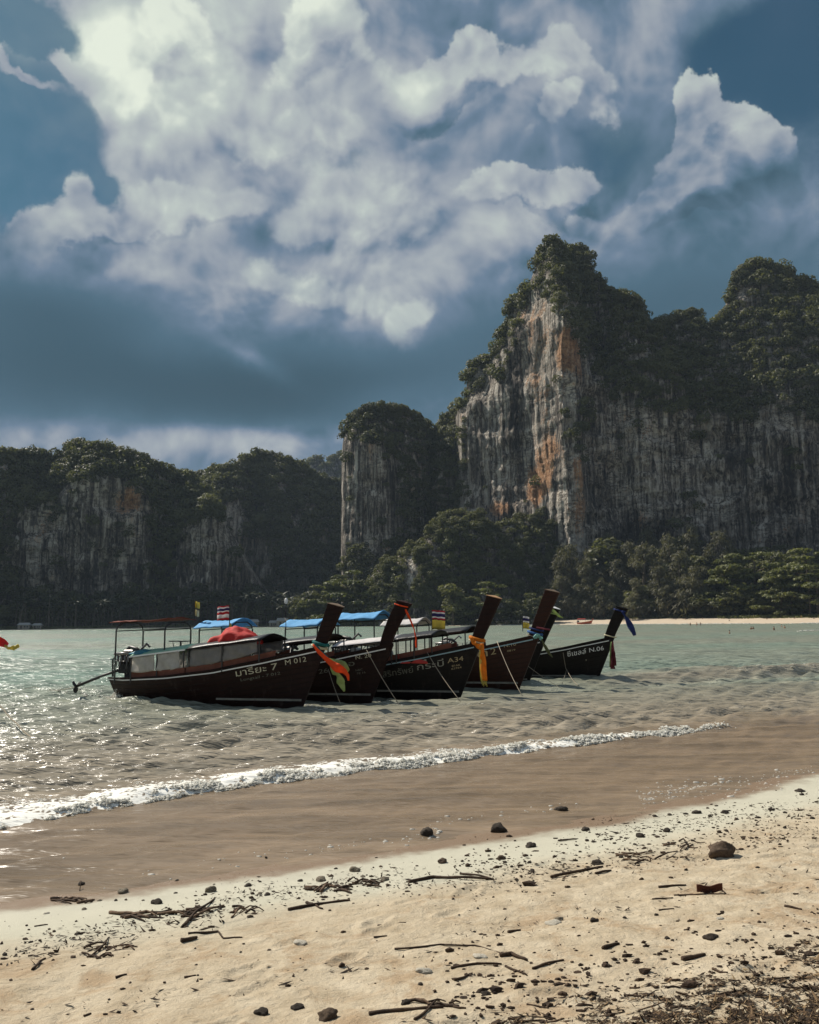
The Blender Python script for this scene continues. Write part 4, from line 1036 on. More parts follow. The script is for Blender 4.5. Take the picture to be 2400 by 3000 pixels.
# resort huts half hidden across the bay
def hut(px, w, d, h, label):
    g = land_pt(px, 7.5); root = empty('hut', g, label, 'hut', 'huts across the bay', rz=_trng.uniform(-.25, .25))
    MB().box((0, 0, h * 0.42), (w, d, h * 0.84)).part('wall', paint('hut_wall', (0.30, 0.26, 0.21), 0.9), root)
    r = MB(); o = 0.6; hz = h * 0.84
    r.add([(-w / 2 - o, -d / 2 - o, hz - .1), (w / 2 + o, -d / 2 - o, hz - .1), (w / 2 + o, d / 2 + o, hz - .1), (-w / 2 - o, d / 2 + o, hz - .1), (-w / 2 + .6, 0, hz + h * 0.45), (w / 2 - .6, 0, hz + h * 0.45)],
          [(0, 1, 5, 4), (2, 3, 4, 5), (1, 2, 5), (3, 0, 4), (3, 2, 1, 0)])
    r.part('roof', paint('hut_roof', (0.36, 0.35, 0.33), 0.8), root)
    b = MB(); b.box((-w * 0.2, -d / 2 - .03, h * .36), (w * 0.16, .06, h * .6)); b.part('door', paint('hut_door', (0.08, 0.06, 0.05), 0.8), root)
    for s_ in (0.1, 0.32): MB().box((w * s_, -d / 2 - .03, h * .45), (w * .13, .06, h * .3)).part('window', paint('hut_window', (0.03, 0.035, 0.04), 0.2), root)
for a in ((745, 7, 5, 4.2, 'grey roofed hut nearest the left end of the lit palm grove'), (800, 6, 4, 3.4, 'small grey roofed hut between two palms'), (828, 9, 5, 4.8, 'long pale roofed hut at the water among palms'), (868, 6, 5, 4.0, 'grey roofed hut just left of the yellow green trees'),
          (70, 8, 5, 3.4, 'low dark hut on the shaded shore across the bay'), (108, 6, 4, 3.0, 'smaller low hut beside the dark one on the shaded shore')): hut(*a)

# ------------------------------------------------------------------ people far off
def skin_body(name, verts, edges, radii, mat):
    me = bpy.data.meshes.new(name); me.from_pydata(verts, edges, [])
    o = bpy.data.objects.new(name, me); C.objects.link(o)
    m = o.modifiers.new('s', 'SKIN'); o.modifiers.new('u', 'SUBSURF').levels = 1
    for i, r in enumerate(radii): me.skin_vertices[0].data[i].radius = (r, r)
    me.skin_vertices[0].data[0].use_root = True
    dg = bpy.context.evaluated_depsgraph_get(); r = bpy.data.meshes.new_from_object(o.evaluated_get(dg))
    bpy.data.objects.remove(o); r.materials.clear(); r.materials.append(mat)
    r.polygons.foreach_set('use_smooth', [True] * len(r.polygons)); return r
SKIN = paint('skin', (0.32, 0.19, 0.12), 0.6, 0.3, 0.1)
STAND = ([(0, 0, .95), (0, 0, 1.15), (0, 0, 1.38), (0, 0, 1.50), (0, -.02, 1.62), (0, 0, 1.73), (-.19, 0, 1.38), (-.26, .02, 1.12), (-.27, -.06, .86), (.19, 0, 1.38), (.26, .02, 1.12), (.27, -.06, .86), (-.10, 0, .90), (-.12, -.02, .50), (-.12, .02, .08), (-.12, -.12, .03), (.10, 0, .90), (.12, -.03, .50), (.13, .02, .08), (.13, -.12, .03)],
         [(0, 1), (1, 2), (2, 3), (3, 4), (4, 5), (2, 6), (6, 7), (7, 8), (2, 9), (9, 10), (10, 11), (0, 12), (12, 13), (13, 14), (14, 15), (0, 16), (16, 17), (17, 18), (18, 19)],
         [.14, .13, .15, .06, .10, .08, .07, .05, .04, .07, .05, .04, .10, .07, .05, .04, .10, .07, .05, .04])
SIT = ([(0, 0, .14), (0, .04, .34), (0, .0, .60), (0, -.03, .72), (0, -.06, .84), (0, -.05, .95), (-.19, 0, .58), (-.25, -.10, .36), (-.22, -.34, .34), (.19, 0, .58), (.25, -.10, .36), (.22, -.34, .34), (-.10, -.05, .14), (-.14, -.38, .44), (-.13, -.58, .06), (.10, -.05, .14), (.14, -.38, .44), (.13, -.58, .06)],
       [(0, 1), (1, 2), (2, 3), (3, 4), (4, 5), (2, 6), (6, 7), (7, 8), (2, 9), (9, 10), (10, 11), (0, 12), (12, 13), (13, 14), (0, 15), (15, 16), (16, 17)],
       [.15, .13, .15, .06, .10, .08, .07, .05, .04, .07, .05, .04, .10, .08, .05, .10, .08, .05])
BODY = {'stand': skin_body('person', *STAND, SKIN), 'sit': skin_body('person', *SIT, SKIN)}
def clothes(col, pose, top=True):
    z0, z1, y = (.80, 1.02, 0) if pose == 'stand' else (.03, .26, 0)
    b = MB().tube([(0, y, z0), (0, y, z1)], [.19, .17], 8)
    if top: zz = (1.02, 1.42) if pose == 'stand' else (.26, .62); b.tube([(0, y, zz[0] + .004), (0, y, (zz[0] + zz[1]) / 2), (0, y, zz[1])], [.17, .18, .14], 8)
    return b.mesh('clothes', paint('cloth_%.2f_%.2f_%.2f' % col, col, 0.9, 0.1), True)
def person(loc, pose, label, col, group, rz, top=True):
    o = link('person', BODY[pose]); o.location = loc; o.rotation_euler = (0, 0, rz); tag(o, label, 'person', group)
    link('clothes', clothes(col, pose, top), o)
    hz = 1.70 if pose == 'stand' else .92
    hv = ICO_V * np.array([.105, .115, .10]) + np.array([0, .015 if pose == 'stand' else -.035, hz])
    link('hair', mesh_np('hair', hv, ICO_F, True, paint('hair', (0.02, 0.015, 0.012), 0.6)), o)
gp = 'bathers along the far beach'
for px, py, dep, label, col, rz in ((2023, 1833, .45, 'bather standing in the shallows, leftmost of a loose row of three', (.03, .03, .05), .4), (2042, 1833, .4, 'bather in the shallows, middle of a loose row of three', (.35, .05, .05), 2.0),
                           (2053, 1833, .35, 'bather in the shallows at the right end of a loose row of three', (.05, .09, .2), -.7), (2138, 1857, 1.15, 'lone dark bather up to the chest, nearest the boats', (.03, .03, .03), 1.0),
                           (2201, 1845, 1.0, 'bather waist deep, left one of a close pair', (.7, .7, .7), .2), (2207, 1845, .95, 'bather waist deep, right one of a close pair', (.04, .04, .05), 2.8), (2268, 1846, .95, 'bather alone in the water right of the close pair', (.04, .05, .09), .5),
                           (2291, 1838, .9, 'bather far out by the surf, left of two near the frame edge', (.3, .1, .08), 1.5), (2299, 1841, 1.0, 'bather far out by the surf, right of two near the frame edge', (.03, .05, .04), -1.0)):
    g = on_plane(px, py); person((g.x, g.y, -dep), 'stand', label, col, gp, rz, False)
for px, inl, pose, label, col in ((2143, 18, 'sit', 'person sitting on the open sand nearest the water', (.05, .05, .06)), (2222, 36, 'stand', 'person in yellow standing before the green creeper', (.6, .5, .1)), (2259, 27, 'sit', 'person in black sitting alone below the almond trees', (.02, .02, .03)),
                            (2338, 30, 'sit', 'person sitting on the sand, left of a group of three', (.08, .05, .05)), (2358, 31, 'stand', 'person standing in the middle of a group of three', (.35, .3, .1)), (2391, 28, 'sit', 'person sitting on the sand, right of a group of three', (.05, .03, .03)),
                            (2067, 34, 'sit', 'person in a pale top sitting under the casuarinas', (.6, .55, .5)), (2020, 33, 'sit', 'person sitting beside a fallen trunk under the casuarinas', (.4, .25, .2)), (1505, 8, 'stand', 'person in white standing alone below the wooded hill', (.7, .7, .7))):
    person(land_pt(px, inl), pose, label, col, 'people on the far sand', _trng.uniform(-1, 1))

# ------------------------------------------------------------------ longtail boats
WOOD = paint('dark_varnish', (0.016, 0.0055, 0.0042), 0.5, 0.16, 0.5, 3.0, planks=True, wear=(0.028, 0.014, 0.010))
WOOD_BLACK = paint('black_tarred_wood', (0.010, 0.0075, 0.0065), 0.5, 0.16, 0.5, 3.0, planks=True, wear=(0.024, 0.020, 0.018))
WOOD_RED = paint('red_brown_varnish', (0.032, 0.010, 0.006), 0.45, 0.2, 0.5, 3.0, planks=True, wear=(0.022, 0.010, 0.007))
WOOD_GREY = paint('weathered_wood', (0.16, 0.115, 0.08), 0.75, 0.2, 0.5, 4.0)
WOOD_INNER = paint('inner_planks', (0.15, 0.05, 0.03), 0.6, 0.3, 0.5, 4.0)
WHITE = paint('white_paint', (0.74, 0.74, 0.72), 0.5, 0.4, 0.12, 5.0, wear=(0.45, 0.42, 0.38))
PALE_BLUE = paint('pale_blue_paint', (0.30, 0.45, 0.50), 0.55, 0.4, 0.3, 5.0, wear=(0.5, 0.5, 0.48))
GREY_STRIPE = paint('grey_stripe_paint', (0.20, 0.19, 0.16), 0.6, 0.3, 0.6, 5.0, wear=(0.05, 0.04, 0.035))
IRON = paint('black_iron', (0.022, 0.021, 0.020), 0.45, 0.5, 0.4, 20.0, wear=(0.07, 0.045, 0.03))
STEEL = paint('greasy_steel', (0.22, 0.21, 0.20), 0.38, 0.5, 0.4, 20.0, metallic=0.7)
def cloth(name, col, trans=0.35, rough=0.75):
    if name in _mc: return _mc[name]
    m, nt, out = new_mat(name); p = objco(nt); n1 = noise(nt, p, 5.0, 5.0, 0.6)
    k = (n1 - 0.5) * 0.7 + 1.0; c = mixc(nt, 1.0, col, comb(nt, k, k, k), 'MULTIPLY')
    pr = principled(nt, None, c, rough, 0.25, bump(nt, noise(nt, p, 14.0, 4.0, 0.6), 0.5, 0.02))
    tr = nt.nodes.new('ShaderNodeBsdfTranslucent'); nt.links.new(c.k, tr.inputs[0])
    mx = nt.nodes.new('ShaderNodeMixShader'); mx.inputs[0].default_value = trans
    nt.links.new(pr.outputs[0], mx.inputs[1]); nt.links.new(tr.outputs[0], mx.inputs[2]); nt.links.new(mx.outputs[0], out.inputs[0])
    _mc[name] = m; return m
BLUE = cloth('blue_tarpaulin', (0.12, 0.36, 0.64), 0.15)
BLUE_LIGHT = cloth('light_blue_tarpaulin', (0.28, 0.46, 0.62), 0.15)
GREEN_ROOF = cloth('pale_green_sheet', (0.30, 0.50, 0.36), 0.1)
PLASTIC = cloth('white_plastic_curtain', (0.80, 0.77, 0.72), 0.6, 0.3)
PLASTIC_GREY = cloth('grey_plastic_curtain', (0.42, 0.40, 0.38), 0.6, 0.3)
RED_TARP = cloth('red_tarpaulin', (0.50, 0.035, 0.03), 0.12)
BLACK_TARP = cloth('black_tarpaulin', (0.018, 0.018, 0.020), 0.05, 0.4)
TEAL_TARP = cloth('teal_tarpaulin', (0.04, 0.20, 0.26), 0.1, 0.4)
ROPE = paint('rope', (0.34, 0.29, 0.22), 0.9, 0.1, 0.3, 30.0)
LETTER = paint('painted_letters', (0.52, 0.49, 0.37), 0.7, 0.2, 0.5, 14.0, wear=(0.24, 0.22, 0.16))
LETTER_DIM = paint('faded_letters', (0.15, 0.15, 0.12), 0.8, 0.2, 0.6, 14.0, wear=(0.05, 0.05, 0.04))
LETTER_GOLD = paint('gold_letters', (0.44, 0.35, 0.20), 0.7, 0.2, 0.5, 14.0, wear=(0.2, 0.14, 0.07))

LW, RAKE = 6.95, 0.43
_us = np.array([0, .1, .36, .6, .8, .92, 1.0])
def hull_par(u):
    zs = np.interp(u, _us, [.70, .70, .82, 1.02, 1.32, 1.56, 1.74])
    zk = np.interp(u, [0, .15, .5, .85, 1], [-.12, -.28, -.36, -.40, -.42])
    B = np.interp(u, [0, .04, .12, .25, .45, .6, .75, .88, .96, 1.0], [.42, .52, .66, .79, .86, .82, .66, .38, .16, .05])
    p = np.interp(u, [0, .3, .7, 1], [.50, .42, .60, .85])
    return zs, zk, B, p
def hull_pt(u, v):
    """starboard half breadth is -y"""
    zs, zk, B, p = hull_par(u); z = zk + (zs - zk) * v
    x = u * LW + u ** 4 * RAKE * z - (1 - u) ** 5 * 0.28 * z
    y = B * np.maximum(v, 1e-4) ** p
    return x, y, z
def hull_at(X, Z):
    """half breadth of the hull where it passes length X at height Z"""
    X = np.asarray(X, float); Z = np.asarray(Z, float); u = X / LW
    for _ in range(14): u = np.clip((X - u ** 4 * RAKE * Z + (1 - np.clip(u, 0, 1)) ** 5 * .28 * Z) / LW, 0, 1)
    zs, zk, B, p = hull_par(u); v = np.clip((Z - zk) / (zs - zk), 0, 1)
    return B * np.maximum(v, 1e-4) ** p
def sweep(path, w, h, closed=False):
    """a plank of section w (sideways) by h (upright) along a path"""
    V, F = [], []; n = len(path)
    for i, p in enumerate(path):
        p = Vector(p); d = Vector(path[min(i + 1, n - 1)]) - Vector(path[max(i - 1, 0)]); s = Vector((d.y, -d.x, 0)).normalized() * (w / 2)
        V += [p - s, p + s, p + s + Vector((0, 0, h)), p - s + Vector((0, 0, h))]
    for i in range(n - 1):
        for j in range(4): F.append((i * 4 + j, i * 4 + (j + 1) % 4, i * 4 + 4 + (j + 1) % 4, i * 4 + 4 + j))
    F += [(3, 2, 1, 0), tuple(range(n * 4 - 4, n * 4))]
    return V, F
def sheet(nx, ny, fn):
    """a thin sheet z-thick, fn(i, j) -> point with i, j in 0..1"""
    V = [tuple(fn(i / (nx - 1), j / (ny - 1))) for i in range(nx) for j in range(ny)]
    F = [(a * ny + b, a * ny + b + 1, (a + 1) * ny + b + 1, (a + 1) * ny + b) for a in range(nx - 1) for b in range(ny - 1)]
    return V, F
def sheet_part(name, nx, ny, fn, mat, parent, thick=0.012):
    V, F = sheet(nx, ny, fn); mb = MB().add(V, F); me = mb.mesh(name, mat, True)
    import bmesh
    b = bmesh.new(); b.from_mesh(me); bmesh.ops.recalc_face_normals(b, faces=b.faces[:]); g = bmesh.ops.solidify(b, geom=b.faces[:], thickness=thick); b.to_mesh(me); b.free()
    return link(name, me, parent)
_mn = __import__('mathutils').noise
def n1(a, b, s): return _mn.noise((a + 3.7 * s, b - 1.9 * s, .37 * s + .11)) * 1.25

_fonts = {}
def letters(text, h):
    cu = bpy.data.curves.new('t', 'FONT'); cu.body = text; cu.size = h / 0.70; cu.resolution_u = 3; cu.fill_mode = 'BOTH'; cu.offset = 0.0
    o = bpy.data.objects.new('t', cu); C.objects.link(o)
    dg = bpy.context.evaluated_depsgraph_get(); me = bpy.data.meshes.new_from_object(o.evaluated_get(dg))
    bpy.data.objects.remove(o); bpy.data.curves.remove(cu); return me
def write_on_hull(root, text, x0, z0, length, h, mat, slope=0.17, name='lettering'):
    me = letters(text, h); n = len(me.vertices); co = np.zeros(n * 3); me.vertices.foreach_get('co', co); co = co.reshape(-1, 3)
    if n == 0: return
    sx = length / max(np.ptp(co[:, 0]), 1e-6)
    X = x0 + (co[:, 0] - co[:, 0].min()) * sx; Z = z0 + co[:, 1] + slope * (X - x0)
    Y = -(hull_at(X, Z) + 0.012)
    me.vertices.foreach_set('co', np.stack([X, Y, Z], -1).ravel()); me.materials.clear(); me.materials.append(mat); me.name = name; me.update()
    return link(name, me, root)

def make_boat(bow, label, name='longtail_boat', group='longtail boats moored side by side', scale=1.0, heading=-25.0, wood=WOOD, trim=WHITE, prow_h=3.0, prow_bend=0.0, stripe=True,
              prow_cap=None, awning=BLUE, awning_tilt=0.0, roof=None, engine='bare', rails=False, coaming=WOOD_INNER, awning_x=(.5, 2.05), prow_mat=None, awning_z=2.55, arch=.27, sd=1):
    hd = math.radians(heading); k = scale
    loc = (bow[0] - math.cos(hd) * LW * k, bow[1] - math.sin(hd) * LW * k, 0)
    root = empty(name, loc, label, 'boat', group, hd); root.scale = (k, k, k)
    rg = random.Random(sd)
    # hull: outer skin, inner skin, transom
    U = np.concatenate([np.linspace(0, .9, 34), np.linspace(.91, 1, 14)]); Vv = np.linspace(0, 1, 14)
    u, v = np.meshgrid(U, Vv, indexing='ij'); x, y, z = hull_pt(u, v)
    st = np.stack([x, -y, z], -1); po = np.stack([x, y, z], -1)
    nu, nv = u.shape; vs = []; fs = []
    vs.append(st.reshape(-1, 3)); fs.append(grid_faces(nu, nv)[:, ::-1])
    vs.append(po.reshape(-1, 3)); fs.append(grid_faces(nu, nv) + nu * nv)
    off = 2 * nu * nv
    ins = np.stack([x, -np.maximum(y - .05, .002), z + .0], -1); inp = ins * np.array([1, -1, 1])
    vs.append(ins.reshape(-1, 3)); fs.append(grid_faces(nu, nv) + off); off += nu * nv
    vs.append(inp.reshape(-1, 3)); fs.append(grid_faces(nu, nv)[:, ::-1] + off); off += nu * nv
    tr = np.concatenate([st[0], po[0]]); vs.append(tr); i = np.arange(nv - 1)
    fs.append(np.stack([i, i + 1, nv + i + 1, nv + i], -1) + off); off += 2 * nv
    bo = np.concatenate([st[-1], po[-1]]); vs.append(bo); fs.append(np.stack([nv + i, nv + i + 1, i + 1, i], -1) + off); off += 2 * nv
    link('hull', mesh_np('hull', np.concatenate(vs), np.concatenate(fs), True, wood), root)
    # gunwales, white strakes, waterline stripe
    for s in (-1, 1):
        P = [hull_pt(a, 1.0) for a in np.linspace(0, .995, 30)]
        MB().add(*sweep([(p[0], s * (p[1] - .01), p[2]) for p in P], .09, .045)).part('gunwale', wood, root)
        P = [(a, hull_pt(a, .93)) for a in np.linspace(0.0, .985, 30)]
        MB().add(*sweep([(p[0], s * (p[1] + .016), p[2] + .02) for a, p in P], .04, .035 + .0 * s)).part('rub_rail', trim, root)
        if stripe:
            q = []
            for a in np.linspace(.60, .985, 16):
                zs, zk, B, p = hull_par(a); vz = (0.15 - zk) / (zs - zk); q.append(hull_pt(a, vz))
            MB().add(*sweep([(p[0], s * (p[1] + .014), p[2]) for p in q], .035, .06)).part('waterline_stripe', GREY_STRIPE, root)
    # floor, thwarts, coaming
    fl = MB(); L = np.linspace(.03, .93, 18); q = [hull_pt(a, .50) for a in L]
    fl.add([(p[0], -p[1] + .04, .18 + .25 * a ** 3) for p, a in zip(q, L)] + [(p[0], p[1] - .04, .18 + .25 * a ** 3) for p, a in zip(q, L)], [(i, i + 1, 18 + i + 1, 18 + i) for i in range(17)])
    fl.part('floor', WOOD_GREY, root)
    for xx in (1.3, 2.3, 3.3, 4.3, 5.2):
        hb = float(hull_at(xx, .5)) - .04; MB().box((xx, 0, .55), (.28, 2 * hb, .04)).part('thwart', WOOD_INNER, root)
    fd = MB(); L = np.linspace(.80, .97, 8); q = [hull_pt(a, .97) for a in L]
    fd.add([(p[0], -p[1] + .05, p[2] - .02) for p in q] + [(p[0], p[1] - .05, p[2] - .02) for p in q], [(i, i + 1, 8 + i + 1, 8 + i) for i in range(7)]); fd.part('foredeck', WOOD_GREY, root)
    # prow post: a thick raked plank that stands on the stem
    H = prow_h; pv = []; pf = []; n = 9
    for i in range(n):
        t = i / (n - 1); zz = 1.30 + (H - 1.30) * t
        xc = LW + RAKE * zz - .20 - prow_bend * math.sin(math.pi * t) + .05 * t
        w = .165 + .05 * t; th = (.075 + .065 * t)
        tip = .07 * t
        for dx, dy in ((-w, -th), (w, -th * .55), (w + .03, 0), (w, th * .55), (-w, th)): pv.append((xc + dx, dy, zz + (tip * (-dx / w)) * .8))
    for i in range(n - 1):
        for j in range(5): pf.append((i * 5 + j, i * 5 + (j + 1) % 5, i * 5 + 5 + (j + 1) % 5, i * 5 + 5 + j))
    pf += [tuple(range(5))[::-1]]
    pr = MB().add(pv, pf).part('prow_post', prow_mat or wood, root, bevel=.008)
    top = pv[-5:]; cap = MB(); c = Vector(np.mean(top, axis=0)) + Vector((0, 0, .035))
    o = [Vector(q) + (Vector(q) - c) * .08 for q in top]
    cap.add([tuple(q + Vector((0, 0, .002))) for q in o] + [tuple(q + Vector((0, 0, .022))) for q in o] + [tuple(c + Vector((0, 0, .03)))],
            [(0, 1, 6, 5), (1, 2, 7, 6), (2, 3, 8, 7), (3, 4, 9, 8), (4, 0, 5, 9), (5, 6, 10), (6, 7, 10), (7, 8, 10), (8, 9, 10), (9, 5, 10), (4, 3, 2, 1, 0)])
    cap.part('prow_cap', prow_cap or WOOD_GREY, root)
    # cabin roof on posts, with curtains
    if roof:
        def ridge(xx): return 1.42 + .105 * (xx - .8)
        for (x0, x1, rm, cur, cx0, cx1) in roof:
            hw = .80
            sheet_part('cabin_roof', 14, 11, lambda i, j: (x0 + (x1 - x0) * i, (j * 2 - 1) * hw * (1 - .18 * max(0, (x0 + (x1 - x0) * i - 4.4) / 2)), ridge(x0 + (x1 - x0) * i) + .16 * (1 - (j * 2 - 1) ** 2) + .02 * n1(i * 5 + x0, j * 4, sd)), rm, root, .025)
            for s in (-1, 1):
                MB().add(*sweep([(xx, s * hw * (1 - .18 * max(0, (xx - 4.4) / 2)), ridge(xx) - .05) for xx in np.linspace(x0, x1, 6)], .04, .045)).part('roof_rail', WHITE if cur is PLASTIC else wood, root)
                for xx in np.linspace(x0 + .06, x1 - .06, 3):
                    yy = s * hw * (1 - .18 * max(0, (xx - 4.4) / 2)) * .97; zb = float(np.interp(xx / LW, _us, [.70, .70, .82, 1.02, 1.32, 1.56, 1.74]))
                    if ridge(xx) - .06 > zb + .1: MB().tube([(xx, yy, zb - .1), (xx, yy, ridge(xx) - .04)], .024, 6).part('post', IRON, root)
                if cur is not None:
                    for k2 in range(2):
                        a0 = cx0 + (cx1 - cx0) * k2 / 2 + .03; a1 = cx0 + (cx1 - cx0) * (k2 + 1) / 2 - .03
                        def f(i, j):
                            xx = a0 + (a1 - a0) * i; zb = float(np.interp(xx / LW, _us, [.70, .70, .82, 1.02, 1.32, 1.56, 1.74])) + .22; zt = ridge(xx) - .05
                            zz = zb + (zt - zb) * j - .04 * math.sin(math.pi * i) * (1 - j)
                            wr = .025 * math.sin(9 * (i + .6 * j) + k2) * (1 - j * .6) + .02 * n1(i * 7 + k2 * 3, j * 4, sd + 2)
                            return (xx, s * (hw * .965 * (1 - .18 * max(0, (xx - 4.4) / 2)) + wr), zz)
                        sheet_part('curtain', 16, 10, f, cur, root, .004)
            for s in (-1, 1):
                P = [hull_pt(xx / LW, 1.0) for xx in np.linspace(max(x0, .7), x1, 8)]
                MB().add(*sweep([(p[0], s * (p[1] - .07), p[2] + .04) for p in P], .03, .17)).part('coaming', coaming, root)
    # stern awning on a bent tube frame
    if awning:
        a0, a1 = awning_x; hw = .78
        for xx in (a0 + .15, a1 - .1):
            pts = [(xx, -.62, .55), (xx, -.62, awning_z - .34), (xx, -.56, awning_z - .2), (xx, -.3, awning_z - .08), (xx, .3, awning_z - .08), (xx, .56, awning_z - .2), (xx, .62, awning_z - .34), (xx, .62, .55)]
            MB().tube(pts, .026, 6).part('awning_hoop', IRON, root)
        for s in (-.62, .62): MB().tube([(a0 + .15, s, awning_z - .34), (a1 - .1, s, awning_z - .34 + .06)], .018, 5).part('awning_bar', IRON, root)
        sheet_part('awning', 22, 21, lambda i, j: (a0 + (a1 - a0) * i + .12 * (j - .5) * awning_tilt, (j * 2 - 1) * hw, awning_z - arch * abs(j * 2 - 1) ** 1.6 + .07 * i + .035 * n1(i * 5, j * 4 + sd, sd) + .014 * n1(i * 14, j * 11 + sd, sd + 3) - .06 * math.sin(math.pi * i) * (1 - abs(j * 2 - 1))), awning, root, .02)
    # motor on its pivot, with the long tail
    if engine:
        e = MB()
        e.box((.36, 0, 1.06), (.74, .44, .40)); e.box((.36, 0, 1.34), (.56, .32, .22)); e.box((.30, 0, .74), (.26, .26, .30)); e.box((.74, .05, 1.20), (.14, .34, .5))
        e.part('engine_block', IRON, root, bevel=.02)
        MB().box((.30, .02, 1.53), (.44, .28, .17)).part('fuel_tank', STEEL, root, bevel=.04)
        h = MB()
        for i in range(4): h.tube([(.10 + i * .15, -.24, 1.16), (.10 + i * .15, -.33, 1.26), (.08 + i * .15, -.33, 1.46)], .034, 6)
        h.tube([(-.06, -.34, 1.48), (.62, -.34, 1.51)], .05, 7); h.part('exhaust_pipe', STEEL, root, True)
        for q in range(5):
            a_ = q * 1.3; MB().tube([(.0 + .14 * q, -.25, .92 + .1 * math.sin(a_)), (.06 + .14 * q, -.36, 1.08 + .08 * math.cos(a_)), (.02 + .15 * q, -.30, 1.30 + .08 * math.sin(a_ * 2)), (.1 + .12 * q, -.12, 1.56)], .018, 5).part('hose', STEEL if q % 2 else IRON, root, True)
        MB().tube([(.84, -.19, 1.1), (.84, .19, 1.1)], .21, 14).part('flywheel', STEEL, root)
        MB().tube([(-.05, .0, 1.44), (.28, .0, 1.70), (.62, -.05, 1.64), (.80, -.05, 1.50)], .055, 8).part('air_duct', IRON, root, True)
        MB().tube([(.50, .1, 1.50), (.86, .14, 1.80), (.98, .14, 1.70)], .04, 6).part('tiller', STEEL, root)
        MB().tube([(-.14, -.30, .75), (-.14, -.32, 1.30), (.0, -.30, 1.46)], .03, 6).part('guard_bar', IRON, root)
        MB().box((.30, 0, .62), (.34, .5, .14)).part('pivot_mount', WOOD_GREY, root)
        MB().tube([(.05, 0, 1.0), (-1.0, 0, .72), (-2.0, 0, .40)], [.05, .042, .035], 8).part('tail_shaft', IRON, root, True)
        MB().tube([(-1.0, 0, .67), (-2.0, 0, .355)], .012, 5).part('skeg_rod', IRON, root)
        pp = MB()
        for a in (0.35, 2.45, 4.55):
            cy, cz = math.cos(a), math.sin(a); cen = Vector((-2.04, .12 * cy, .39 + .12 * cz)); V = []
            for t in range(10):
                w = 2 * math.pi * t / 10; r = Vector((.03 * math.sin(w), .115 * (math.cos(w) * cy) - .075 * math.sin(w) * cz, .115 * math.cos(w) * cz + .075 * math.sin(w) * cy)); V.append(cen + r)
            V2 = [q + Vector((.014, 0, 0)) for q in V]
            pp.add(V + V2, [tuple(range(10))[::-1], tuple(range(10, 20))] + [(i, (i + 1) % 10, 10 + (i + 1) % 10, 10 + i) for i in range(10)])
        pp.tube([(-1.98, 0, .41), (-2.10, 0, .37)], .035, 8); pp.part('propeller', IRON, root)
        if engine == 'covered':
            rgn = np.random.default_rng(sd); d = rgn.normal(size=(1, 3))
            import bmesh
            b = bmesh.new(); bmesh.ops.create_icosphere(b, subdivisions=4, radius=1.0)
            for q in b.verts:
                k3 = 1 + .22 * n1(q.co.x * 2.2 + 5, q.co.y * 2.2 + q.co.z * 1.7, sd) + .10 * n1(q.co.x * 6, q.co.z * 6 + q.co.y * 3, sd + 1)
                q.co = Vector((q.co.x * .52 * k3 + .40, q.co.y * .34 * k3, max(q.co.z, -.75) * .42 * k3 + 1.18))
            me = bpy.data.meshes.new('engine_cover'); b.to_mesh(me); b.free(); me.polygons.foreach_set('use_smooth', [True] * len(me.polygons)); me.materials.append(BLACK_TARP); link('engine_cover', me, root)
    if rails:
        for s in (-1, 1):
            MB().tube([(.5, s * .6, .75), (.6, s * .6, 1.30), (1.7, s * .6, 1.34), (3.4, s * .62, 1.44), (3.5, s * .62, .9)], .022, 6).part('hand_rail', IRON, root)
            for xx in (.9, 1.5): MB().tube([(xx, s * .6, .75), (xx + .16, s * .6, 1.52), (xx + .42, s * .6, 1.50), (xx + .5, s * .6, .8)], .02, 6).part('seat_hoop', STEEL, root)
    return root

def bowpt(px, D): return ((px - 1200) / FPX * D, D)
B1 = make_boat(bowpt(890, 25.5), 'nearest dark longtail with white curtains and pale green roof, marked M 012', wood=WOOD, trim=WHITE, prow_h=2.92, awning=cloth('faded_red_awning', (0.20, 0.055, 0.035), 0.2), awning_z=2.56, arch=.05, awning_x=(.1, 2.35),
               roof=[(1.0, 3.2, GREEN_ROOF, PLASTIC, 1.05, 3.0), (3.25, 5.9, BLACK_TARP, PLASTIC_GREY, 3.35, 5.8)], sd=1)
write_on_hull(B1, 'มารียะ 7', 5.00, .86, 1.28, .19, LETTER); write_on_hull(B1, 'M 012', 6.52, 1.20, .62, .145, LETTER)
write_on_hull(B1, 'Longtail - 7 012', 5.12, .72, 1.22, .085, LETTER_DIM)
B2 = make_boat(bowpt(1088, 27.2), 'second dark longtail with orange ribbon at its curved prow tip, marked N. 20', wood=WOOD, trim=WHITE, prow_h=3.02, prow_bend=.10, prow_cap=WOOD_RED, engine='covered',
               roof=[(1.0, 3.3, BLUE_LIGHT, None, 0, 0), (3.4, 5.6, BLACK_TARP, None, 0, 0)], sd=2)
write_on_hull(B2, 'N. 20', 6.54, 1.27, .48, .11, LETTER); write_on_hull(B2, 'วอ', 6.07, 1.02, .42, .15, LETTER_DIM); write_on_hull(B2, 'อ', 5.07, .76, .17, .15, LETTER_DIM); write_on_hull(B2, '26', 5.34, .82, .30, .14, LETTER_DIM); write_on_hull(B2, 'NBC', 6.50, .90, .22, .06, LETTER_DIM); write_on_hull(B2, '78 16', 6.52, .80, .28, .06, LETTER_DIM)
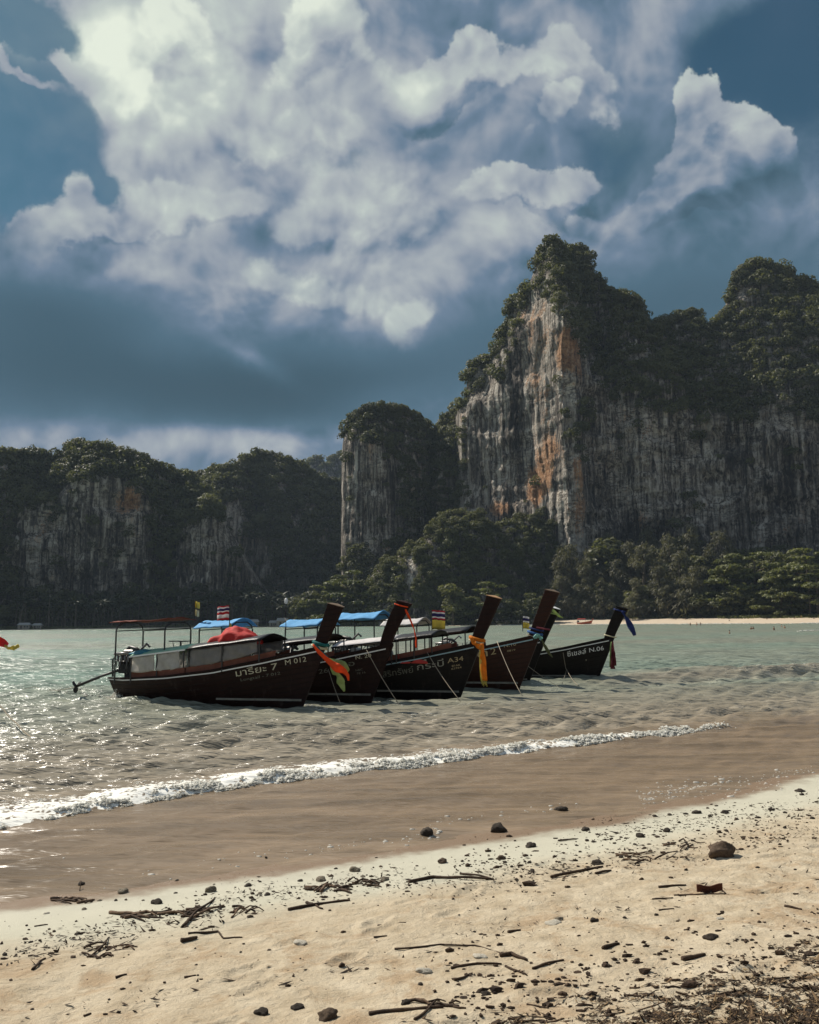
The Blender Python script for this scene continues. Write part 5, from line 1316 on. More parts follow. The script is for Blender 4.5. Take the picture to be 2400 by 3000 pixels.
B3 = make_boat(bowpt(1342, 28.0), 'third dark longtail with thick prow wrapped in orange sash, marked A34', wood=WOOD_BLACK, trim=PALE_BLUE, prow_h=3.18, prow_mat=WOOD, prow_cap=paint('fresh_wood', (0.42, 0.24, 0.12), 0.7),
               roof=[(2.6, 4.9, cloth('white_roof_sheet', (0.60, 0.56, 0.55), 0.1), None, 0, 0), (4.95, 6.3, BLACK_TARP, None, 0, 0)], sd=3)
write_on_hull(B3, 'สิริทรัพย์', 4.47, .62, 1.05, .19, LETTER_DIM); write_on_hull(B3, 'กระบี่', 5.64, .86, .86, .20, paint('half_faded_letters', (0.30, 0.30, 0.25), 0.8, 0.2, 0.6, 14.0, wear=(0.12, 0.12, 0.1)))
write_on_hull(B3, 'A34', 6.62, 1.09, .50, .15, LETTER_GOLD); write_on_hull(B3, '98', 5.77, 1.11, .20, .085, LETTER); write_on_hull(B3, '8166', 6.74, .97, .26, .055, LETTER_GOLD); write_on_hull(B3, '62764', 6.72, .88, .32, .055, LETTER_GOLD)
B4 = make_boat(bowpt(1512, 31.4), 'fourth longtail, reddish brown with the tallest prow and a big gold 2 on the bow', wood=WOOD_RED, trim=PALE_BLUE, prow_h=3.15, scale=1.10, awning_x=(.3, 2.0),
               roof=[(2.4, 5.4, BLACK_TARP, None, 0, 0)], sd=4)
write_on_hull(B4, 'โชติ', 5.07, .90, .95, .22, LETTER_GOLD); write_on_hull(B4, '2', 6.12, 1.10, .17, .21, LETTER_GOLD); write_on_hull(B4, 'N.10', 6.56, 1.34, .38, .10, LETTER_GOLD); write_on_hull(B4, '0819', 6.64, 1.19, .26, .06, LETTER_GOLD)
B5 = make_boat(bowpt(1538, 33.6), 'dark longtail almost hidden behind the red one, with pale capped prow', wood=WOOD_BLACK, trim=WHITE, prow_h=2.90, awning=cloth('pale_awning', (0.55, 0.52, 0.50), 0.15), prow_cap=WHITE, awning_x=(.9, 2.6), sd=5)
B6 = make_boat(bowpt(1738, 35.2), 'small dark longtail at the end of the row with white letters N.06', wood=WOOD_BLACK, trim=WHITE, prow_h=2.90, prow_bend=.05, prow_cap=WOOD_BLACK, awning=None, rails=True, sd=6)
write_on_hull(B6, 'ซีเชลล์', 5.84, .96, .74, .19, WHITE); write_on_hull(B6, 'N.06', 6.70, 1.13, .56, .17, WHITE); write_on_hull(B6, 'o', 6.52, .80, .06, .06, LETTER)
# beached far away, and one whose bow ends just outside the picture
g = land_pt(1735, 6); B7 = make_boat((g.x, g.y), 'little orange bowed boat aground on the far beach', name='beached_boat', group=None, scale=1.3, heading=-28, wood=paint('orange_hull', (0.42, 0.07, 0.02), 0.5), awning=paint('red_awning', (0.45, 0.04, 0.03), 0.6), awning_x=(.2, 4.2), prow_h=2.6, sd=7); B7.location.z = g.z - .1
bow0 = on_plane(-190, 2100); B0 = make_boat((bow0.x, bow0.y), 'dark longtail at the left whose prow cloth reaches into the picture', heading=-18, awning=None, engine=None, sd=8)

# ---------------------------------------------------------------- cloths, ribbons and ropes tied to the prows (each hangs from its boat)
def ribbon(path, widths, mat, name, root, seed, wave=.05, n=22, twist=1.2, thick=.006):
    P = [Vector(p) for p in path]; acc = [0]
    for a, b in zip(P, P[1:]): acc.append(acc[-1] + (b - a).length)
    V = []; m = 5
    for i in range(n):
        s = acc[-1] * i / (n - 1); t = i / (n - 1)
        c = Vector([float(np.interp(s, acc, [p[k] for p in P])) for k in range(3)])
        s2 = min(s + .02, acc[-1]); c2 = Vector([float(np.interp(s2, acc, [p[k] for p in P])) for k in range(3)])
        d = (c2 - c) if s2 > s else d
        d = d.normalized(); side = d.cross(Vector((.35, .94, 0))).normalized(); nrm = side.cross(d)
        ang = twist * n1(t * 3.0, seed * 1.7, seed); side, nrm = side * math.cos(ang) + nrm * math.sin(ang), nrm * math.cos(ang) - side * math.sin(ang)
        w = float(np.interp(t, np.linspace(0, 1, len(widths)), widths))
        for j in range(m):
            q = (j / (m - 1) - .5); V.append(c + side * w * q + nrm * (wave * w * 6 * n1(t * 7, j * 1.1 + seed, seed + 1) + .25 * w * (q * q)))
    F = [(i * m + j, i * m + j + 1, (i + 1) * m + j + 1, (i + 1) * m + j) for i in range(n - 1) for j in range(m - 1)]
    me = MB().add(V, F).mesh(name, mat, True)
    import bmesh
    b = bmesh.new(); b.from_mesh(me); bmesh.ops.recalc_face_normals(b, faces=b.faces[:]); bmesh.ops.solidify(b, geom=b.faces[:], thickness=thick); b.to_mesh(me); b.free()
    return link(name, me, root)
def prow_pt(B, z, dx=0.0, dy=0.0):
    return B.matrix_basis @ Vector((LW + RAKE * z - .20 + dx, dy, z))
def P_(px, py, Y): return at(px, py, Y)
def sash(label, group=None): return empty('prow_sash', (0, 0, 0), label, 'sash', group)
SG = 'cloths tied round the prows'
def wrap(B, z, mat, root, name, h=.10, turns=1, r=.0):
    pts = []
    for i in range(13 * turns):
        a = 2 * math.pi * i / 12; pts.append(B.matrix_basis @ Vector((LW + RAKE * z - .20 + (.235 + r) * math.cos(a), (.150 + r) * math.sin(a), z - .06 * math.cos(a) + .02 * (i // 12))))
    return MB().tube(pts, h / 2, 6).part(name, mat, root, True)
ORANGE = cloth('orange_cloth', (0.72, 0.22, 0.015), 0.3); REDOR = cloth('red_orange_cloth', (0.80, 0.085, 0.015), 0.3); LIME = cloth('lime_lace', (0.42, 0.52, 0.20), 0.45); TEAL = cloth('teal_cloth', (0.02, 0.16, 0.15), 0.3)
CREAM = cloth('cream_cloth', (0.66, 0.60, 0.40), 0.3); NAVY = cloth('navy_cloth', (0.02, 0.035, 0.14), 0.2); MAROON = cloth('maroon_cloth', (0.10, 0.015, 0.02), 0.2); YELLOW = cloth('yellow_cloth', (0.62, 0.52, 0.12), 0.4); SEAFOAM = cloth('pale_teal_cloth', (0.30, 0.55, 0.52), 0.35); BLUEC = cloth('blue_cloth', (0.05, 0.14, 0.36), 0.25)
r = sash('orange, teal and lime green cloths blowing from the nearest prow', SG)
wrap(B1, 1.82, TEAL, r, 'teal_wrap', .10); wrap(B1, 1.72, CREAM, r, 'cream_wrap', .08)
ribbon([P_(917, 1888, 24.8), P_(930, 1905, 24.7), P_(955, 1930, 24.6), P_(985, 1955, 24.5), P_(1008, 1965, 24.5), P_(1020, 1980, 24.5), P_(1021, 1994, 24.5)], [.06, .11, .12, .16, .26, .13, .05], REDOR, 'orange_ribbon', r, 3)
ribbon([P_(918, 1886, 24.9), P_(940, 1908, 24.8), P_(958, 1928, 24.75), P_(975, 1945, 24.7)], [.08, .10, .09, .06], TEAL, 'teal_ribbon', r, 5)
ribbon([P_(962, 1932, 24.75), P_(985, 1945, 24.7), P_(1010, 1958, 24.7), P_(1022, 1966, 24.7)], [.10, .30, .34, .16], LIME, 'lime_cloth', r, 7)
ribbon([P_(965, 1942, 24.8), P_(985, 1975, 24.75), P_(1000, 2000, 24.75), P_(1009, 2026, 24.75)], [.08, .30, .24, .06], LIME, 'lime_cloth', r, 9)
r = sash('bright orange sash hanging straight down from the thick prow', SG)
wrap(B3, 1.86, ORANGE, r, 'orange_wrap', .12); wrap(B3, 1.78, CREAM, r, 'cream_wrap', .06)
ribbon([P_(1380, 1868, 27.3), P_(1392, 1888, 27.2), P_(1412, 1900, 27.15)], [.10, .16, .14], ORANGE, 'orange_ribbon', r, 13)
ribbon([P_(1412, 1885, 27.15), P_(1415, 1930, 27.1), P_(1418, 1970, 27.1), P_(1421, 1995, 27.1)], [.10, .17, .19, .15], ORANGE, 'orange_ribbon', r, 14)
ribbon([P_(1407, 1890, 27.18), P_(1409, 1950, 27.15), P_(1412, 2000, 27.15)], [.05, .09, .07], YELLOW, 'yellow_ribbon', r, 15)
for i in range(6): ribbon([P_(1413 + i * 2.6, 1993, 27.1), P_(1412 + i * 3.0, 2004 + (i % 3) * 4, 27.1)], [.012, .03], YELLOW, 'tassel', r, 20 + i, n=5)
r = sash('thin red orange ribbon trailing from the tip of the curved prow', SG)
wrap(B2, 2.93, REDOR, r, 'ribbon_wrap', .05, r=.01)
ribbon([P_(1188, 1785, 26.5), P_(1202, 1815, 26.6), P_(1214, 1845, 26.7), P_(1219, 1872, 26.7), P_(1219, 1898, 26.7)], [.06, .07, .05, .06, .09], REDOR, 'orange_ribbon', r, 31)
r = sash('blue wrap with a pale teal knot and long tail on the tallest prow', SG)
wrap(B4, 1.80, BLUEC, r, 'blue_wrap', .09); wrap(B4, 1.92, NAVY, r, 'navy_wrap', .06); wrap(B4, 1.70, ROPE, r, 'rope_wrap', .03)
ribbon([P_(1563, 1868, 30.7), P_(1577, 1862, 30.6), P_(1588, 1873, 30.6)], [.10, .20, .12], SEAFOAM, 'teal_knot', r, 41)
ribbon([P_(1586, 1872, 30.6), P_(1597, 1893, 30.6), P_(1608, 1912, 30.6), P_(1619, 1926, 30.6)], [.05, .10, .12, .03], cloth('olive_cloth', (0.12, 0.13, 0.06), 0.3), 'olive_ribbon', r, 42)
MB().tube([P_(1572, 1838, 30.9), P_(1612, 1845, 30.7)], .035, 6).part('red_stick', paint('red_stick_paint', (0.16, 0.02, 0.03), 0.5), r)
r = sash('long dark blue streamer blowing from the tip of the end prow', SG)
wrap(B6, 2.80, NAVY, r, 'streamer_wrap', .07)
ribbon([P_(1822, 1790, 34.4), P_(1836, 1812, 34.3), P_(1848, 1835, 34.2), P_(1856, 1850, 34.2), P_(1860, 1862, 34.2)], [.07, .10, .22, .26, .12], NAVY, 'blue_streamer', r, 51)
r = sash('green and maroon ribbons hanging at the foot of the end prow', SG)
wrap(B6, 1.78, CREAM, r, 'cream_wrap', .05)
ribbon([P_(1791, 1880, 34.4), P_(1790, 1915, 34.35), P_(1789, 1955, 34.35)], [.06, .10, .10], cloth('leaf_green_cloth', (0.16, 0.26, 0.08), 0.3), 'green_ribbon', r, 61)
ribbon([P_(1795, 1880, 34.3), P_(1796, 1920, 34.25), P_(1797, 1960, 34.25)], [.06, .16, .20], MAROON, 'maroon_ribbon', r, 62)
ribbon([P_(1797, 1885, 34.2), P_(1800, 1920, 34.2), P_(1803, 1950, 34.2)], [.04, .10, .10], MAROON, 'maroon_ribbon', r, 63)
r = sash('pale lime streamer blowing from the hidden fifth prow', SG)
wrap(B5, 2.72, LIME, r, 'streamer_wrap', .06)
ribbon([P_(1606, 1778, 32.9), P_(1622, 1790, 32.8), P_(1640, 1806, 32.8), P_(1650, 1810, 32.8)], [.05, .12, .10, .04], LIME, 'lime_streamer', r, 71)
r = sash('red and yellow cloth blowing in from the left edge', SG)
wrap(B0, 2.3, REDOR, r, 'red_wrap', .12)
_p0 = prow_pt(B0, 2.3, .25)
ribbon([_p0, P_(-40, 1862, _p0.y - .1), P_(-5, 1876, _p0.y - .1), P_(12, 1885, _p0.y - .1), P_(22, 1892, _p0.y - .1)], [.10, .22, .28, .30, .12], cloth('red_cloth', (0.62, 0.03, 0.03), 0.25), 'red_cloth', r, 81)
ribbon([P_(14, 1890, _p0.y - .12), P_(24, 1899, _p0.y - .12), P_(42, 1898, _p0.y - .12), P_(57, 1891, _p0.y - .12)], [.05, .08, .14, .10], YELLOW, 'yellow_cloth', r, 82)
# flags
def stripe_flag(pole_px, base_py, top_py, Y, rows, label, w=.40, h=.30, gap=0.0, wavy=.05, cloth_top=None, group='flags above the boats'):
    base = P_(pole_px, base_py, Y); top = P_(pole_px, top_py, Y)
    root = empty('flag', base, label, 'flag', group); H = (top - base).length
    MB().tube([(0, 0, 0), (0, 0, H)], .018, 6).part('flag_pole', IRON, root)
    z = H - .02 if cloth_top is None else cloth_top
    for bands in rows:
        fl = None
        tot = sum(b[1] for b in bands); zz = z
        for ci, (mat, frac) in enumerate(bands):
            hh = h * frac / tot; z1 = zz; z0 = zz - hh
            o = sheet_part('flag_cloth' if fl is None else 'stripe', 14, 4, lambda i, j: (i * w, wavy * math.sin(i * 6 + z) * (i + .1) + .0, z0 + (z1 - z0) * j - .05 * i * i + .02 * n1(i * 4, z1 * 2, 5)), mat, root if fl is None else fl, .004)
            if fl is None: fl = o
            zz = z0
        z -= h + gap
    return root
FR, FW, FB = cloth('flag_red', (0.50, 0.04, 0.05), 0.4), cloth('flag_white', (0.72, 0.70, 0.68), 0.4), cloth('flag_blue', (0.06, 0.05, 0.16), 0.4)
THAI = [(FR, 1), (FW, 1), (FB, 2), (FW, 1), (FR, 1)]
stripe_flag(1266, 1866, 1786, 33.5, [THAI, [(YELLOW, 1)]], 'striped flag over a yellow flag on one pole behind the third boat', w=.52, h=.36, gap=.02)
stripe_flag(1532, 1850, 1804, 38.0, [[(FW, 1), (FB, 1.4), (FW, .8)], [(YELLOW, 1)]], 'small striped flag over a yellow one seen just left of the tallest prow', w=.30, h=.26, gap=.01)
stripe_flag(672, 1858, 1772, 28.2, [THAI, [(FR, 1), (FW, 2), (FR, 1)]], 'tattered pink and white flags on the pole above the red tarpaulin', w=-.42, h=.24, gap=-.02, wavy=.12)
r_ = empty('pennant', P_(675, 1842, 28.1), 'yellow tongue shaped pennant under the tattered flags', 'pennant', None); ribbon([(0, 0, .18), (.01, -.02, .05), (.02, -.03, -.12)], [.04, .09, .10], YELLOW, 'pennant_cloth', r_, 91)
stripe_flag(570, 1812, 1760, 29.8, [[(YELLOW, 1)], [(CREAM, 1)]], 'limp yellow pennants on a short pole at the edge of the first blue awning', w=.16, h=.22, gap=.06, wavy=.14)
pm = empty('light_mast', P_(838, 1812, 29.6), 'thin mast with a white lamp on top behind the nearest prow', 'mast'); MB().tube([(0, 0, -.5), (0, 0, .50)], .014, 6).part('mast_pole', IRON, pm); MB().tube([(0, 0, .50), (0, 0, .56), (0, 0, .66), (0, 0, .70)], [.03, .055, .05, .02], 8).part('lamp_glass', WHITE, pm, True)
# things on the roofs
def heap(label, name, cat, cen, size, mat, seed, rz=0.0):
    import bmesh
    b = bmesh.new(); bmesh.ops.create_icosphere(b, subdivisions=4, radius=1.0)
    for q in b.verts:
        k3 = 1 + .28 * n1(q.co.x * 1.9 + 3, q.co.y * 1.9 + q.co.z * 1.3, seed) + .12 * abs(n1(q.co.x * 5, q.co.z * 5 + q.co.y * 4, seed + 1))
        rr = 1 - .35 * max(q.co.z, 0)
        q.co = Vector((q.co.x * size[0] * k3 * rr, q.co.y * size[1] * k3 * rr, max(q.co.z, -.12) * size[2] * k3))
    me = bpy.data.meshes.new(name); b.to_mesh(me); b.free(); me.polygons.foreach_set('use_smooth', [True] * len(me.polygons)); me.materials.append(mat)
    o = link(name, me); o.location = cen; o.rotation_euler = (0, 0, rz); return tag(o, label, cat)
R25 = math.radians(-25)
heap('crumpled red tarpaulin heaped on the black cabin roof of the nearest boat', 'red_tarpaulin', 'tarpaulin', B1.matrix_basis @ Vector((4.55, -.05, 1.86)), (.80, .55, .46), RED_TARP, 21, R25)
heap('folded teal tarpaulin bunched at the aft edge of the pale green roof', 'teal_tarpaulin', 'tarpaulin', B1.matrix_basis @ Vector((1.35, -.50, 1.50)), (.52, .22, .13), TEAL_TARP, 22, R25)
heap('dark bundle of rope and cloth lying on the light blue roof', 'rope_bundle', 'bundle', B2.matrix_basis @ Vector((3.5, -.2, 1.85)), (.45, .3, .13), BLACK_TARP, 23, R25)
heap('heap of red and white life jackets on the third boat', 'life_jackets', 'life jackets', B3.matrix_basis @ Vector((5.2, -.35, 1.12)), (.75, .3, .28), cloth('life_jacket_red', (0.55, 0.06, 0.05), 0.1), 24, R25)
heap('dark lump of cloth on the roof edge behind the end boat rails', 'cloth_lump', 'bundle', B6.matrix_basis @ Vector((3.2, 0, 1.0)), (.4, .3, .22), BLACK_TARP, 25, R25)
hw_ = empty('roof_rack', B1.matrix_basis @ Vector((2.15, .2, 1.66)), 'small black rack standing on the pale green roof', 'rack', None, R25)
MB().box((0, 0, .22), (.68, .22, .035)).part('rack_board', IRON, hw_); MB().tube([(.05, 0, -.05), (.05, 0, .21)], .03, 6).part('rack_post', IRON, hw_); MB().tube([(-.28, 0, .2), (-.20, 0, -.03)], .012, 5).part('rack_stay', IRON, hw_)
# mooring lines
def rope(pts, label, rad=.011, group='mooring lines from the bows'):
    P = [Vector(p) for p in pts]; Q = []
    for a, b in zip(P, P[1:]):
        for i in range(6): t = i / 6; q = a.lerp(b, t); q.z -= (b - a).length * .03 * math.sin(math.pi * t); Q.append(q)
    Q.append(P[-1]); o = MB().tube(Q, rad, 5).part('mooring_rope', ROPE, None, True); return tag(o, label, 'rope', group)
def hullpx(px, py, B, out=.03):
    """point of the starboard side of boat B seen at that place"""
    d = ray(px, py); M = B.matrix_basis.inverted(); best = None
    for t in np.linspace(20, 42, 900):
        q = M @ (Vector((0, 0, CAM_Z)) + d * t)
        if q.z < hull_par(min(max(q.x / LW, 0), 1))[0] + .3 and abs(q.y) < float(hull_at(q.x, q.z)) + out: return Vector((0, 0, CAM_Z)) + d * t
    return at(px, py, (B.matrix_basis @ Vector((LW, 0, 0))).y)
rope([hullpx(962, 1960, B2), on_plane(998, 2062)], 'thin line hanging in front of the nearest prow into the water', .008)
rope([hullpx(1072, 1900, B2), on_plane(1168, 2062)], 'line from the bow marked N. 20 slanting into the water')
rope([hullpx(1252, 1912, B3), on_plane(1352, 2058)], 'line from the bow marked A34 slanting into the water')
rope([hullpx(1456, 1878, B4), on_plane(1532, 2042)], 'line over the gold 2 on the reddish bow down into the water')
rope([hullpx(1548, 1952, B4), on_plane(1648, 2018)], 'slack line in the shadow between the red boat and the end boat', .008)
rope([hullpx(1650, 1912, B6), hullpx(1658, 1958, B6, .06), on_plane(1697, 2010)], 'pale knotted line on the bow of the end boat reaching the water')
rope([hullpx(1660, 1962, B6, .06), on_plane(1645, 2003)], 'short looped end below the knot on the end boat', .009)
rope([B0.matrix_basis @ Vector((7.6, -.1, 1.5)), on_plane(8, 2075, .42), on_plane(48, 2118, .16), on_plane(112, 2168, -.02)], 'slack mooring rope curving into the water at the left edge', .016)
rope([on_plane(-60, 2032, .05), on_plane(100, 2012, .14), B1.matrix_basis @ Vector((-1.9, 0, .40))], 'taut line from the left edge to the propeller of the nearest boat', .010)
def splash():
    rg = np.random.default_rng(2); c = B1.matrix_basis @ Vector((0.1, -.25, .02)); cen = []; rad = []
    for i in range(420):
        a = rg.normal(size=3); q = (c.x + a[0] * .20, c.y - .25 + a[1] * .12, max(0.0, .02 + abs(a[2]) * .16 * math.exp(-abs(a[0])))); cen.append(q); rad.append([rg.gamma(2, .006) + .004] * 3)
    for (x0, y0, x1, y1, n) in ((228, 2028, 330, 2045, 120), (160, 2030, 260, 2040, 40), (320, 2082, 372, 2080, 70), (885, 2058, 1010, 2090, 110), (1060, 2035, 1180, 2062, 130), (1340, 2062, 1420, 2070, 50), (1540, 1998, 1650, 2018, 80), (2075, 1996, 2100, 1992, 26), (2120, 1982, 2200, 1974, 40), (2200, 1975, 2400, 1962, 90), (1890, 2010, 2060, 1998, 14), (1000, 2130, 1060, 2118, 12), (1170, 2100, 1300, 2090, 40)):
        for i in range(n):
            t = rg.random(); g = on_plane(lerp(x0, x1, t), lerp(y0, y1, t) + rg.normal(0, 3.0)); z = float(sea_z(np.array([g.x]), np.array([g.y]))[0])
            cen.append((g.x, g.y, z + .004)); s_ = rg.gamma(1.6, .007) + .005; rad.append([s_ * 2.4, s_ * 1.2, s_ * .35])
    link('spray', blobs_mesh('spray', np.array(cen), np.array(rad), FOAM, rg), kind='stuff', label='white spray and flecks of foam around the hulls')
splash()

# ------------------------------------------------------------------ stones, sticks and litter on the near sand
def stone_material(name, dark, light):
    m, nt, out = new_mat(name); p = objco(nt)
    a = noise(nt, p, 9.0, 5.0, 0.65); b = noise(nt, p, 60.0, 4.0, 0.6)
    c = mixc(nt, ((a - 0.5) * 2.0 + (b - 0.5) * 1.4 + 0.45).sat(), dark, light)
    principled(nt, out, c, 0.85, 0.25, bump(nt, a * 0.6 + b * 0.4, 0.8, 0.02)); return m
STONE_DARK = stone_material('dark_stone', (0.018, 0.014, 0.011), (0.075, 0.058, 0.042))
STONE_BROWN = stone_material('brown_stone', (0.05, 0.033, 0.022), (0.15, 0.105, 0.07))
STONE_PALE = stone_material('pale_shell_stone', (0.35, 0.30, 0.22), (0.72, 0.68, 0.58))
STONE_MIX = stone_material('speckled_coral', (0.03, 0.022, 0.016), (0.34, 0.29, 0.21))
def stone_mesh(seed, rough=0.25, flat=0.7, sub=3):
    import bmesh
    b = bmesh.new(); bmesh.ops.create_icosphere(b, subdivisions=sub, radius=0.5)
    cuts = [Vector(q).normalized() for q in np.random.default_rng(seed).normal(size=(9, 3))]
    for q in b.verts:
        p = q.co.copy(); d = p.normalized()
        for cn in cuts:                                  # flat broken faces
            k = d.dot(cn)
            if k > 0.80: p *= 0.80 / k * (1 - .3 * rough) + (1 - 0.80 / k) * 0.0 + .3 * rough * 1
        p *= 1 + rough * (0.8 * n1(d.x * 2 + seed, d.y * 2 + d.z * 1.6, seed) + 0.35 * n1(d.x * 6, d.y * 6 + d.z * 5, seed + 1))
        q.co = Vector((p.x, p.y, p.z * flat + .5 * flat * .55))
    me = bpy.data.meshes.new('stone'); b.to_mesh(me); b.free(); me.polygons.foreach_set('use_smooth', [True] * len(me.polygons)); return me
STONES = [stone_mesh(700 + i, 0.18 + 0.05 * (i % 5), 0.55 + 0.09 * (i % 4)) for i in range(10)]
_srg = random.Random(8)
_smats = {}
def stone(px, py, w, label, mat=STONE_DARK, group=None, flat=1.0, cat='stone', name='stone'):
    w = w * (.80 if group else 1.0)
    g = on_sand(px, py); D = (g - Vector((0, 0, CAM_Z))).dot(_f); size = w / FPX * D
    k = (_srg.randrange(len(STONES)), mat.name)
    if k not in _smats:
        me = STONES[k[0]].copy(); me.materials.append(mat); _smats[k] = me
    o = link(name, _smats[k]); s = size
    sx = 1.12
    o.location = (g.x, g.y, max(g.z, -0.01) - size * .10 * flat); o.scale = (s * sx, s * .85, s * flat); o.rotation_euler = (_srg.uniform(-.15, .15), _srg.uniform(-.15, .15), _srg.uniform(0, 6.28))
    return tag(o, label, cat, group)
st = stone
big = stone(2118, 2514, 80, 'smooth brown boulder lying alone on the dry sand', STONE_BROWN, None, .9); big.rotation_euler = (0, .1, .3)
for a in ((1645, 2384, 38, 'dark stone sitting in the thin water, farthest out of three'), (1459, 2437, 42, 'broad black stone in the swash, middle of three'), (1251, 2453, 44, 'pointed black stone in the swash nearest the left of three'),
          (1555, 2482, 36, 'dark stone on the pale wet sand just above the swash'), (2083, 2752, 40, 'knobbly dark stone at the edge of the leaf litter'), (2075, 2968, 34, 'upright dark stone deep in the leaf litter near the lower edge'),
          (2372, 2968, 28, 'pointed dark lump in the litter at the lower right corner'), (765, 2975, 44, 'rounded black stone near the lower edge, left of a similar one'), (871, 2957, 40, 'rounded black stone near the lower edge, right of a similar one'),
          (1715, 2432, 28, 'flat dark stone on the wet sand by the tide line'), (1955, 2438, 26, 'dark stone among tide line bits, uphill of the boulder'), (1876, 2456, 24, 'dark lumpy stone in the tide line left of the boulder'), (1741, 2703, 24, 'small round dark stone on bare dry sand above the litter'),
          (459, 2648, 36, 'long flat dark stone on the pale sand above the driftwood pile'), (1423, 2921, 28, 'dark stone between sticks low on the sand'), (1750, 2537, 38, 'flat dark slab on the tide line'), (2344, 2321, 26, 'dark stone on the far right of the tide line'), (2042, 2381, 28, 'larger dark stone in the far cluster of tide line stones'),
          (2125, 2380, 26, 'dark stone at the right end of the far stone cluster'), (1190, 2952, 28, 'dark stone by the long stick at the lower edge')): st(*a)
for a in ((362, 2615, 40, 'speckled stone with a pale top on the wet sand'), (939, 2580, 36, 'speckled lump beside the driftwood at the swash edge'), (1040, 2554, 34, 'speckled coral lump at the edge of the swash'), (619, 2612, 30, 'round speckled stone on the wet sand'), (1127, 2580, 28, 'grey speckled stone right of the coral lump'), (1638, 2694, 28, 'pale speckled coral piece on the dry sand')): st(*a, mat=STONE_MIX)
for a in ((963, 2996, 56, 'tan stone half sunk in the sand at the lower edge'), (1297, 2530, 28, 'brown stone on the pale wet sand'), (1470, 2520, 30, 'brown lump with weed on the pale sand')): st(*a, mat=STONE_BROWN)
for a in ((1242, 2850, 44, 'chalk white coral piece lying low on the sand'), (880, 2772, 40, 'flat cream shell on the dry sand'), (1620, 2702, 44, 'long flat cream husk beside the speckled coral'), (137, 2680, 16, 'small white shell at the left on the pale sand'), (2110, 2695, 20, 'small white leaf shaped shell above the litter'), (1405, 2810, 44, 'pale cream stone behind the thick stick')): st(*a, mat=STONE_PALE, flat=.5)
GW, GD, GT = 'small dark stones on the wet sand', 'small dark stones on the dry sand', 'small stones in the tide line'
for x, y, w in ((727, 2596, 26), (783, 2624, 26), (762, 2621, 20), (247, 2668, 20), (292, 2640, 16), (518, 2580, 16), (515, 2617, 14), (630, 2634, 11), (918, 2608, 24), (984, 2547, 14), (880, 2582, 22), (779, 2522, 13), (762, 2584, 13), (1064, 2570, 20), (226, 2746, 24), (90, 2768, 18), (14, 2800, 18), (420, 2640, 12), (690, 2600, 10), (340, 2640, 14), (1002, 2590, 16), (610, 2688, 12)):
    st(x, y, w, 'small dark stone on the pale wet sand by the water', STONE_DARK if w % 4 else STONE_MIX, GW)
for x, y, w in ((1551, 2532, 20), (1560, 2554, 22), (2129, 2439, 16), (1920, 2391, 20), (1962, 2387, 18), (2010, 2384, 18), (1990, 2410, 14), (2080, 2390, 16), (2160, 2400, 18), (2220, 2395, 20), (2260, 2372, 22), (2300, 2380, 18), (2350, 2330, 16), (2200, 2360, 14), (1860, 2480, 16), (1905, 2500, 16), (1960, 2476, 14), (2030, 2470, 14), (1820, 2520, 16), (1700, 2500, 12), (1690, 2480, 14), (1740, 2470, 18), (1720, 2466, 16), (2200, 2440, 14), (2300, 2430, 16), (2380, 2400, 16), (1480, 2530, 20), (1500, 2545, 14), (1440, 2550, 12)):
    st(x, y, w, 'small dark stone among the bits of the right hand tide line', STONE_DARK, GT)
for x, y, w in ((348, 2962, 16), (95, 2954, 14), (1624, 2621, 12), (1955, 2748, 22), (1923, 2681, 16), (1390, 2730, 14), (1345, 2688, 10), (575, 2830, 12), (580, 2862, 10), (1005, 2870, 10), (880, 2820, 10), (705, 2790, 10), (2010, 2550, 14), (2220, 2550, 14), (2330, 2550, 10), (1232, 2892, 22), (1830, 2690, 18), (1400, 2660, 10), (320, 2925, 11)):
    st(x, y, w, 'small dark stone scattered on the dry sand', STONE_DARK, GD)
STICK = stone_material('wet_driftwood', (0.018, 0.011, 0.007), (0.085, 0.052, 0.03)); STICK_PALE = stone_material('dry_driftwood', (0.06, 0.035, 0.02), (0.20, 0.13, 0.08)); STICK_RED = stone_material('red_bark', (0.05, 0.014, 0.008), (0.13, 0.045, 0.025))
def stick(pts, w, label, mat=STICK, group=None, lift=0.0, name='stick', cat='stick', parent=None):
    """driftwood lying through those places of the photograph, w thick (photo pixels)"""
    P = []; rr = []
    for i, (px, py) in enumerate(pts):
        g = on_sand(px, py); D = (g - Vector((0, 0, CAM_Z))).dot(_f); r = w * .5 / FPX * D
        P.append(Vector((g.x, g.y, max(g.z, 0) + r * .45 + (lift * D / FPX if 0 < i < len(pts) - 1 or lift < 0 else 0)))); rr.append(r)
    if lift < 0: P[-1].z += -2 * lift * rr[-1] / (w * .5)
    Q, R = [], []; n = len(P) - 1; sd = _srg.randrange(999)
    for i in range(n):
        for k in range(5):
            t = k / 5; q = P[i].lerp(P[i + 1], t); Lg = (P[i + 1] - P[i]).length
            q += Vector((n1(i + t, sd, 3), n1(sd, i + t, 4), abs(n1(sd + 5, i + t, 5)) * .6)) * min(.022, Lg * .07)
            u_ = (i + t) / n; Q.append(q); R.append((rr[i] * (1 - t) + rr[i + 1] * t) * (1 - .45 * u_) * (1 + .2 * n1(u_ * 9, sd, 6)))
    Q.append(P[-1]); R.append(rr[-1] * .5)
    V, F = tube(Q, R, 6); me = MB().add(V, F).mesh(name, mat, True); o = link(name, me, parent)
    if parent is None: tag(o, label, cat, group)
    return o
